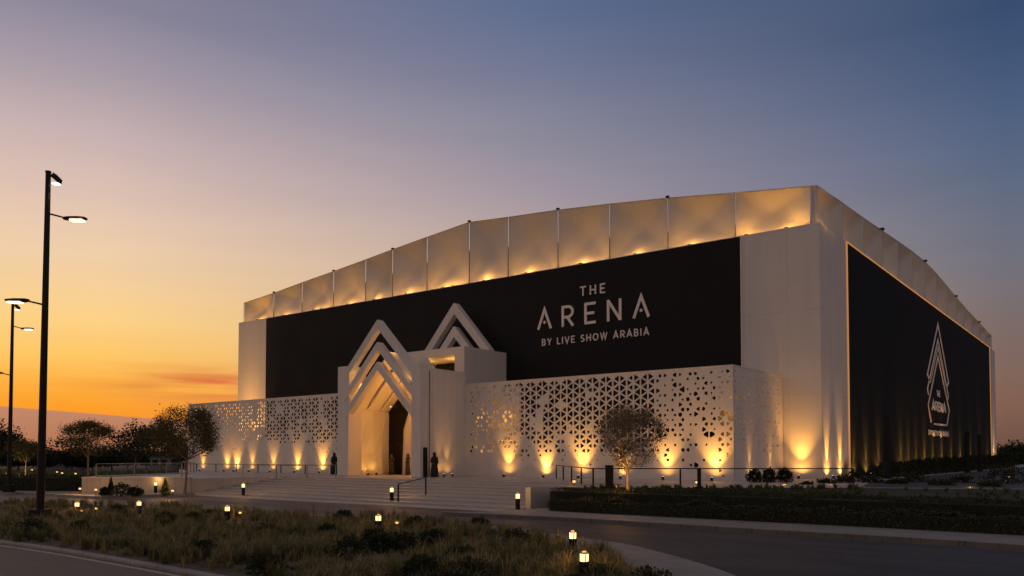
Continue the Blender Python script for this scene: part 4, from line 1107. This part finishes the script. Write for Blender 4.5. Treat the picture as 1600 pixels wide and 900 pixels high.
# hedges: a dark solid core wrapped in leaves
def hedge(pts, width, h, z, seed, label, dens=260, ls=.055, leafm=None, name='hedge', top_noise=.06, loc=None):
    P = [Vector((p[0], p[1])) for p in pts]; rng = np.random.default_rng(seed)
    t = thing(name, label, 'hedge', (P[0].x, P[0].y, z)); o = P[0]
    mb = MB(); allC = []
    off_in = offset(P, width/2-.09); off_out = offset(P, -width/2+.09)
    core = [(p.x-o.x, p.y-o.y) for p in off_in] + [(p.x-o.x, p.y-o.y) for p in off_out[::-1]]
    MB().prism(core, 0, h-.10).build('core', M['core'], t)
    for a_, b_ in zip(P, P[1:]):
        L_ = (b_-a_).length; d = (b_-a_)/L_; nn = np.array([-d.y, d.x, 0]); dd = np.array([d.x, d.y, 0]); oo = np.array([a_.x-o.x, a_.y-o.y, 0])
        n1 = int(L_*h*dens); u = rng.uniform(0,L_,n1); v = rng.uniform(0,h,n1)
        for sgn_ in (-1,1):
            un = np.array([noise.noise(Vector((x*.9, y_*1.5, seed+sgn_))) for x, y_ in zip(u, v)])
            w_ = width/2 + .10*un + rng.normal(size=n1)*.025 - .10*(v/h)**6
            allC.append(oo + u[:,None]*dd + (sgn_*w_)[:,None]*nn + v[:,None]*np.array([0,0,1]))
        n2 = int(L_*width*dens*1.2); u = rng.uniform(0,L_,n2); v = rng.uniform(-width/2,width/2,n2)
        tn = np.array([noise.noise(Vector((x*.8, y_*.9, seed+9))) for x, y_ in zip(u, v)])
        zt = h + top_noise*2*tn + rng.normal(size=n2)*.03
        allC.append(oo + u[:,None]*dd + v[:,None]*nn + zt[:,None]*np.array([0,0,1]))
    quad_obj('foliage', leaf_quads(np.concatenate(allC), ls, seed), leafm or M['leaf_hedge'], t); return t
M['core'] = mat('hedge_core', (.010,.012,.007), .95, .3, 6)
hedge([(-20.3,29.6),(-8,29.5),(9,28.9)], 1.5, .90, ZW, 1, 'long dark clipped hedge along the pavement right of the steps', 330)
hedge([(-19.9,28.55),(-8,28.40),(9,27.75)], .62, .52, ZW, 2, 'low front row of planting at the foot of the long dark hedge', 330, .07, M['leaf_low'], top_noise=.12)
hedge([(-20.6,30.9),(-10,31.3),(6,31.6)], .9, .84, ZW, 3, 'back row of dark hedge just behind the long clipped one', 200, .06, M['leaf_dark'], top_noise=.10)
p0 = on_z(-200,766,ZW); p1 = on_z(128,768,ZW)
hedge([p0+Vector((-.6,.8,0)), p1+Vector((-.6,.8,0))], 1.3, 1.0, ZW, 4, 'dark clipped hedge behind the left pavement beside the slim street lamp', 150, .09)
# garden planting right: low mixed plants, and low kerb wall
w = thing('garden_wall', 'low pale garden wall in the dark planting at far right', 'wall', (0,0,0))
a_, b_ = on_z(1372,769,-.62), on_z(1548,771,-.62)
MB().beam(a_+Vector((0,0,.14)), b_+Vector((0,0,.14)), (0,0,1), .3, .28).build('wall_face', M['kerb'], w)
w = thing('garden_wall', 'short pale edging wall below the corner pier', 'wall', (0,0,0))
a_, b_ = on_z(1300,757,-.2), on_z(1352,756,-.2)
MB().beam(a_+Vector((0,0,.06)), b_+Vector((0,0,.06)), (0,0,1), .25, .2).build('wall_face', M['kerb'], w)
rnd = random.Random(29); rng = np.random.default_rng(29)
def tufts(name, spots_, m, seed, nb=(26,44), hh=(.25,.5), lean=.45, bw=.012, kind='stuff'):
    rnd = random.Random(seed); V_ = []
    for (x, y, z, s) in spots_:
        n = rnd.randint(*nb)
        for _ in range(n):
            a_ = rnd.uniform(0,6.283); l = rnd.uniform(*hh)*s; le = rnd.uniform(.05,lean)*l*1.4; r0 = rnd.uniform(0,.07)*s
            dx, dy = math.cos(a_), math.sin(a_); w_ = bw*rnd.uniform(.7,1.3); px_, py_ = -dy*w_, dx*w_
            b0 = (x+dx*r0, y+dy*r0, z); m1 = (b0[0]+dx*le*.3, b0[1]+dy*le*.3, z+l*.62); tp = (b0[0]+dx*le, b0[1]+dy*le, z+l*(1-.25*le/l))
            V_ += [(b0[0]-px_,b0[1]-py_,b0[2]),(b0[0]+px_,b0[1]+py_,b0[2]),(m1[0]+px_*.9,m1[1]+py_*.9,m1[2]),(m1[0]-px_*.9,m1[1]-py_*.9,m1[2]),
                   (m1[0]-px_*.9,m1[1]-py_*.9,m1[2]),(m1[0]+px_*.9,m1[1]+py_*.9,m1[2]),(tp[0]+px_*.15,tp[1]+py_*.15,tp[2]),(tp[0]-px_*.15,tp[1]-py_*.15,tp[2])]
    o = quad_obj(name, np.array(V_), m); 
    if kind: tag(o, kind=kind)
    return o
# bed grass: sample in the bed outline
bed_poly = [(p[0],p[1]) for p in list(bed_far)+list(bed_near)[::-1]]
def inpoly(x, y, P):
    c = False; j = len(P)-1
    for i in range(len(P)):
        if (P[i][1] > y) != (P[j][1] > y) and x < (P[j][0]-P[i][0])*(y-P[i][1])/(P[j][1]-P[i][1])+P[i][0]: c = not c
        j = i
    return c
KEEP = [on_z(px,py,ZW) for px,py in ((895,864),(591,831),(355,813),(217,803),(913,906))]
def clear(x, y):
    for q in KEEP:
        u = Vector((-q.x,-q.y)).normalized(); d = Vector((x-q.x, y-q.y)); a = d.dot(u); b = abs(d.cross(u))
        if -.3 < a < 1.5 and b < .28: return False
    return True
def bed_spots(n, seed, smin=.6, smax=1.1, thr=None, dmax=70):
    rnd = random.Random(seed); out = []
    while len(out) < n:
        D = 12.5 + (dmax-12.5)*rnd.random()**1.6; px = rnd.uniform(-140, 1030)
        p = at_d(px, D)
        ok = inpoly(p.x, p.y, bed_poly)
        if ok and thr is not None: ok = noise.noise(Vector((p.x*.33, p.y*.33, 7))) > thr
        if ok:
            # keep a bare margin along the near kerb
            if min((Vector((p.x,p.y))-q).length for q in path_out[::2]) < .35: continue
            if not clear(p.x, p.y): continue
            out.append((p.x, p.y, ZW-.01, rnd.uniform(smin, smax)*(1+.45*noise.noise(Vector((p.x*.7,p.y*.7,2))))))
    return out
tufts('straw_grass', bed_spots(1500, 3, thr=-.25), M['grass_straw'], 5, (22,40), (.22,.52), .55, .007)
tufts('green_grass', bed_spots(1150, 4, thr=-.1), M['grass_green'], 6, (26,46), (.2,.46), .6, .007)
tufts('low_grass', bed_spots(3200, 8, .3, .55), M['grass_straw'], 9, (10,18), (.15,.36), .8, .006)
pp = bed_spots(34, 12, .8, 1.2, dmax=36)
for i, (x, y, z, s) in enumerate(pp):
    shrub((x,y,z), .34*s, .42*s, 300+i, M['leaf_hedge'] if i % 2 else M['leaf_dark'], 1300, .045, 'low dark green bush among the dry grasses of the roadside bed', 'bushes in the grass bed')
# bright agave like clump beside the nearest bollards
for i, (px, py, s) in enumerate(((884,902,1.2),(935,893,1.0),(868,912,1.1),(925,872,.9),(945,880,.8))):
    p = on_z(px, py, ZW)
    o = tufts('grass_clump', [(0,0,0,s)], M['grass_straw'], 500+i, (60,80), (.3,.5), .7, .008, kind=None)
    o.location = p; tag(o, ('spiky straw grass clump just left of the nearest bollard head','grass clump right of the nearest bollard head','spiky grass clump at the lower frame edge by the bed tip','small grass clump beside the kerb tip bollard','low grass clump at the very tip of the bed')[i], 'grass clump')
# right garden: mixed low plants as ground cover
sp_ = []
rnd = random.Random(31)
while len(sp_) < 1500:
    t_ = rnd.random(); i = rnd.uniform(0, 3.6); k = int(i); f_ = i-k
    p = A[k].lerp(A[k+1], f_).lerp(B[k].lerp(B[k+1], f_), t_)
    sp_.append((p.x, p.y, -.86+.84*t_, rnd.uniform(.4,1.0)))
tufts('garden_plants', sp_, M['grass_green'], 33, (14,24), (.12,.34), .8, .02)
for i, (px, D, w_, h_) in enumerate(((1290,43,.5,.55),(1318,44,.55,.7),(1336,46,.6,.9),(1362,44,.6,.7),(1400,42,.6,.6),(1430,45,.7,.8),(1470,40,.7,.6),(1500,44,.7,.7),(1560,42,.9,1.3),(1590,44,.9,1.2),(1545,38,.6,.6),(1260,41,.4,.45))):
    shrub(at_d(px, D, -.3), w_, h_, 400+i, M['leaf_dark'], 900, .08, 'dark loose bush in the unlit garden right of the return wall', 'bushes in the right hand garden')
for i, (px, D) in enumerate(((1318,48),(1322,49.5))):
    o = tufts('reed_clump', [(0,0,0,1.6)], M['grass_straw'], 560+i, (16,22), (.6,1.0), .25, .01, kind=None); o.location = at_d(px, D, 0)
    tag(o, ('thin reeds lit in front of the corner pier, left clump','thin reeds lit in front of the corner pier, right clump')[i], 'reeds')
# left background lawns, low walls and lights
M['lawn'] = mat('dark_lawn', (.022,.028,.012), .95, .4, .3, .4, 6)
sheet('lawn', [at_d(-40,62), at_d(150,62), at_d(330,72), at_d(350,130), at_d(-80,140)], -.95, M['lawn'])
sheet('far_path', [at_d(-60,84), at_d(60,86), at_d(300,118), at_d(300,124), at_d(60,93), at_d(-60,93)], -.93, M['kerb'])
for i, (px0, px1, D, h_, lb) in enumerate(((70,128,150,1.5,'pale low building strip far behind the left trees'),(235,300,140,1.2,'thin pale wall glimpsed behind the large left tree'))):
    a_, b_ = at_d(px0,D,-1), at_d(px1,D,-1); t = thing('far_building', lb, 'building', tuple(a_), yaw)
    L_ = (b_-a_).length
    MB().box(0,L_,0,3,0,h_+1.3).build('wall', M['farwall'], t)
    MB().box(-.2,L_+.2,-.3,3.2,h_+1.301,h_+1.45).build('roof', M['steel'], t)
    for k in range(int(L_/1.6)): MB().box(.4+k*1.6,1.3+k*1.6,-.05,-.002,1.0,h_+.7).build('window', M['glass'], t)
rng = np.random.default_rng(77)
pts = []
for _ in range(2600):
    D = rng.uniform(60,118); px = rng.uniform(-40,330); p = at_d(px, D, -.95)
    if noise.noise(Vector((p.x*.12,p.y*.12,3))) > -.1: pts.append((p.x, p.y, -.95, rng.uniform(.6,1.5)))
tufts('lawn_planting', pts, M['grass_green'], 78, (8,12), (.2,.5), .8, .05)

# ------------------------------------------------------------------ people
def person(loc, rz, seed, label, H=1.68, robe=None, scarf=True, walk=0.):
    rnd = random.Random(seed); k = H/1.7; t = thing('person', label, 'person', tuple(loc), rz)
    J = [(0,0,.95,.13),(0,0,1.18,.12),(0,.0,1.38,.135),(0,0,1.47,.06),(0,-.01,1.53,.055),(0,-.015,1.60,.088),(0,-.01,1.68,.075),
         (-.17,0,1.38,.055),(-.21,.02,1.14,.045),(-.16,-.12,.98,.036),(-.12,-.19,.97,.03),
         (.17,0,1.38,.055),(.21,.02,1.14,.045),(.17,-.10,.97,.036),(.13,-.17,.95,.03),
         (-.09,0,.86,.09),(-.10,-.02+walk,.48,.06),(-.10,walk*1.6,.08,.042),(-.10,-.14+walk*1.6,.03,.035),
         (.09,0,.86,.09),(.10,-.02-walk,.48,.06),(.10,-walk*1.6,.08,.042),(.10,-.14-walk*1.6,.03,.035)]
    E_ = [(0,1),(1,2),(2,3),(3,4),(4,5),(5,6),(2,7),(7,8),(8,9),(9,10),(2,11),(11,12),(12,13),(13,14),(0,15),(15,16),(16,17),(17,18),(0,19),(19,20),(20,21),(21,22)]
    me = bpy.data.meshes.new('body'); me.from_pydata([(x*k,y*k,z*k) for x,y,z,_ in J], E_, []); me.materials.append(M['skin'])
    o = bpy.data.objects.new('body', me); COL.objects.link(o); o.parent = t
    s = o.modifiers.new('skin','SKIN'); s.use_smooth_shade = True
    for i, v in enumerate(me.skin_vertices[0].data): v.radius = (J[i][3]*k,)*2; v.use_root = (i == 0)
    ss = o.modifiers.new('sub','SUBSURF'); ss.levels = 1; ss.render_levels = 2
    rm = robe or M['robe']
    mb = MB(); mb.lathe([(.30*k,.03),(.27*k,.35),(.23*k,.75),(.20*k,1.02),(.205*k,1.22),(.225*k,1.36),(.17*k,1.44),(.075*k,1.49)], 16, (0,.0,0), 1.0, .72)
    for j, v in enumerate(mb.v):
        a_ = math.atan2(v[1], v[0]); f_ = 1+.06*math.sin(a_*6+seed)*max(0, 1-v[2]/1.2); mb.v[j] = (v[0]*f_, v[1]*f_, v[2]*k)
    mb.build('robe', rm, t, smooth=True)
    for sx in (-1, 1):
        mb = MB(); a_ = Vector((sx*.16*k,0,1.39*k)); b_ = Vector((sx*.225*k,.02,1.13*k)); c_ = Vector((sx*.165*k,-.13*k,.99*k))
        mb.tube(a_, b_, .078*k, .072*k, 8); mb.tube(b_, c_, .072*k, .085*k, 8); mb.build('sleeve', rm, t, smooth=True)
    if scarf:
        mb = MB(); mb.lathe([(.20*k,1.30*k),(.17*k,1.42*k),(.105*k,1.50*k),(.118*k,1.58*k),(.115*k,1.66*k),(.08*k,1.74*k),(.02*k,1.77*k)], 14, (0,.022*k,0), 1, 1.0)
        mb.build('headscarf', rm, t, smooth=True)
    else:
        mb = MB(); mb.lathe([(.085*k,1.60*k),(.105*k,1.66*k),(.09*k,1.73*k),(.03*k,1.77*k)], 12, (0,.022*k,0)); mb.build('hair', M['robe'], t, smooth=True)
    return t
person(on_z(522,741.5,0), R(30), 1, 'person in long black robe and headscarf standing left of the portal', 1.68)
person(on_z(729,742.5,0), R(50), 2, 'person in long black robe standing before the wall right of the portal', 1.60)
person(Vector((XB+.75, YP+.75, 0)), R(60), 3, 'person in dark robe by the dark service door of the portal flank', 1.66)
person(on_y(612,738,YBK-.8)*1, R(10), 4, 'person in dark clothes in front of the glass door', 1.6, M['robe2'], False).location.z = 0
person(on_y(637,738,YBK-.9)*1, R(-30), 5, 'person in dark clothes at the right side of the doorway', 1.6, M['robe2'], True).location.z = 0
person(on_z(775,744,0)+Vector((0,-.2,0)), R(20), 6, 'person in pale beige robe close to the glowing holes of the wall', 1.62, M['step'], True)
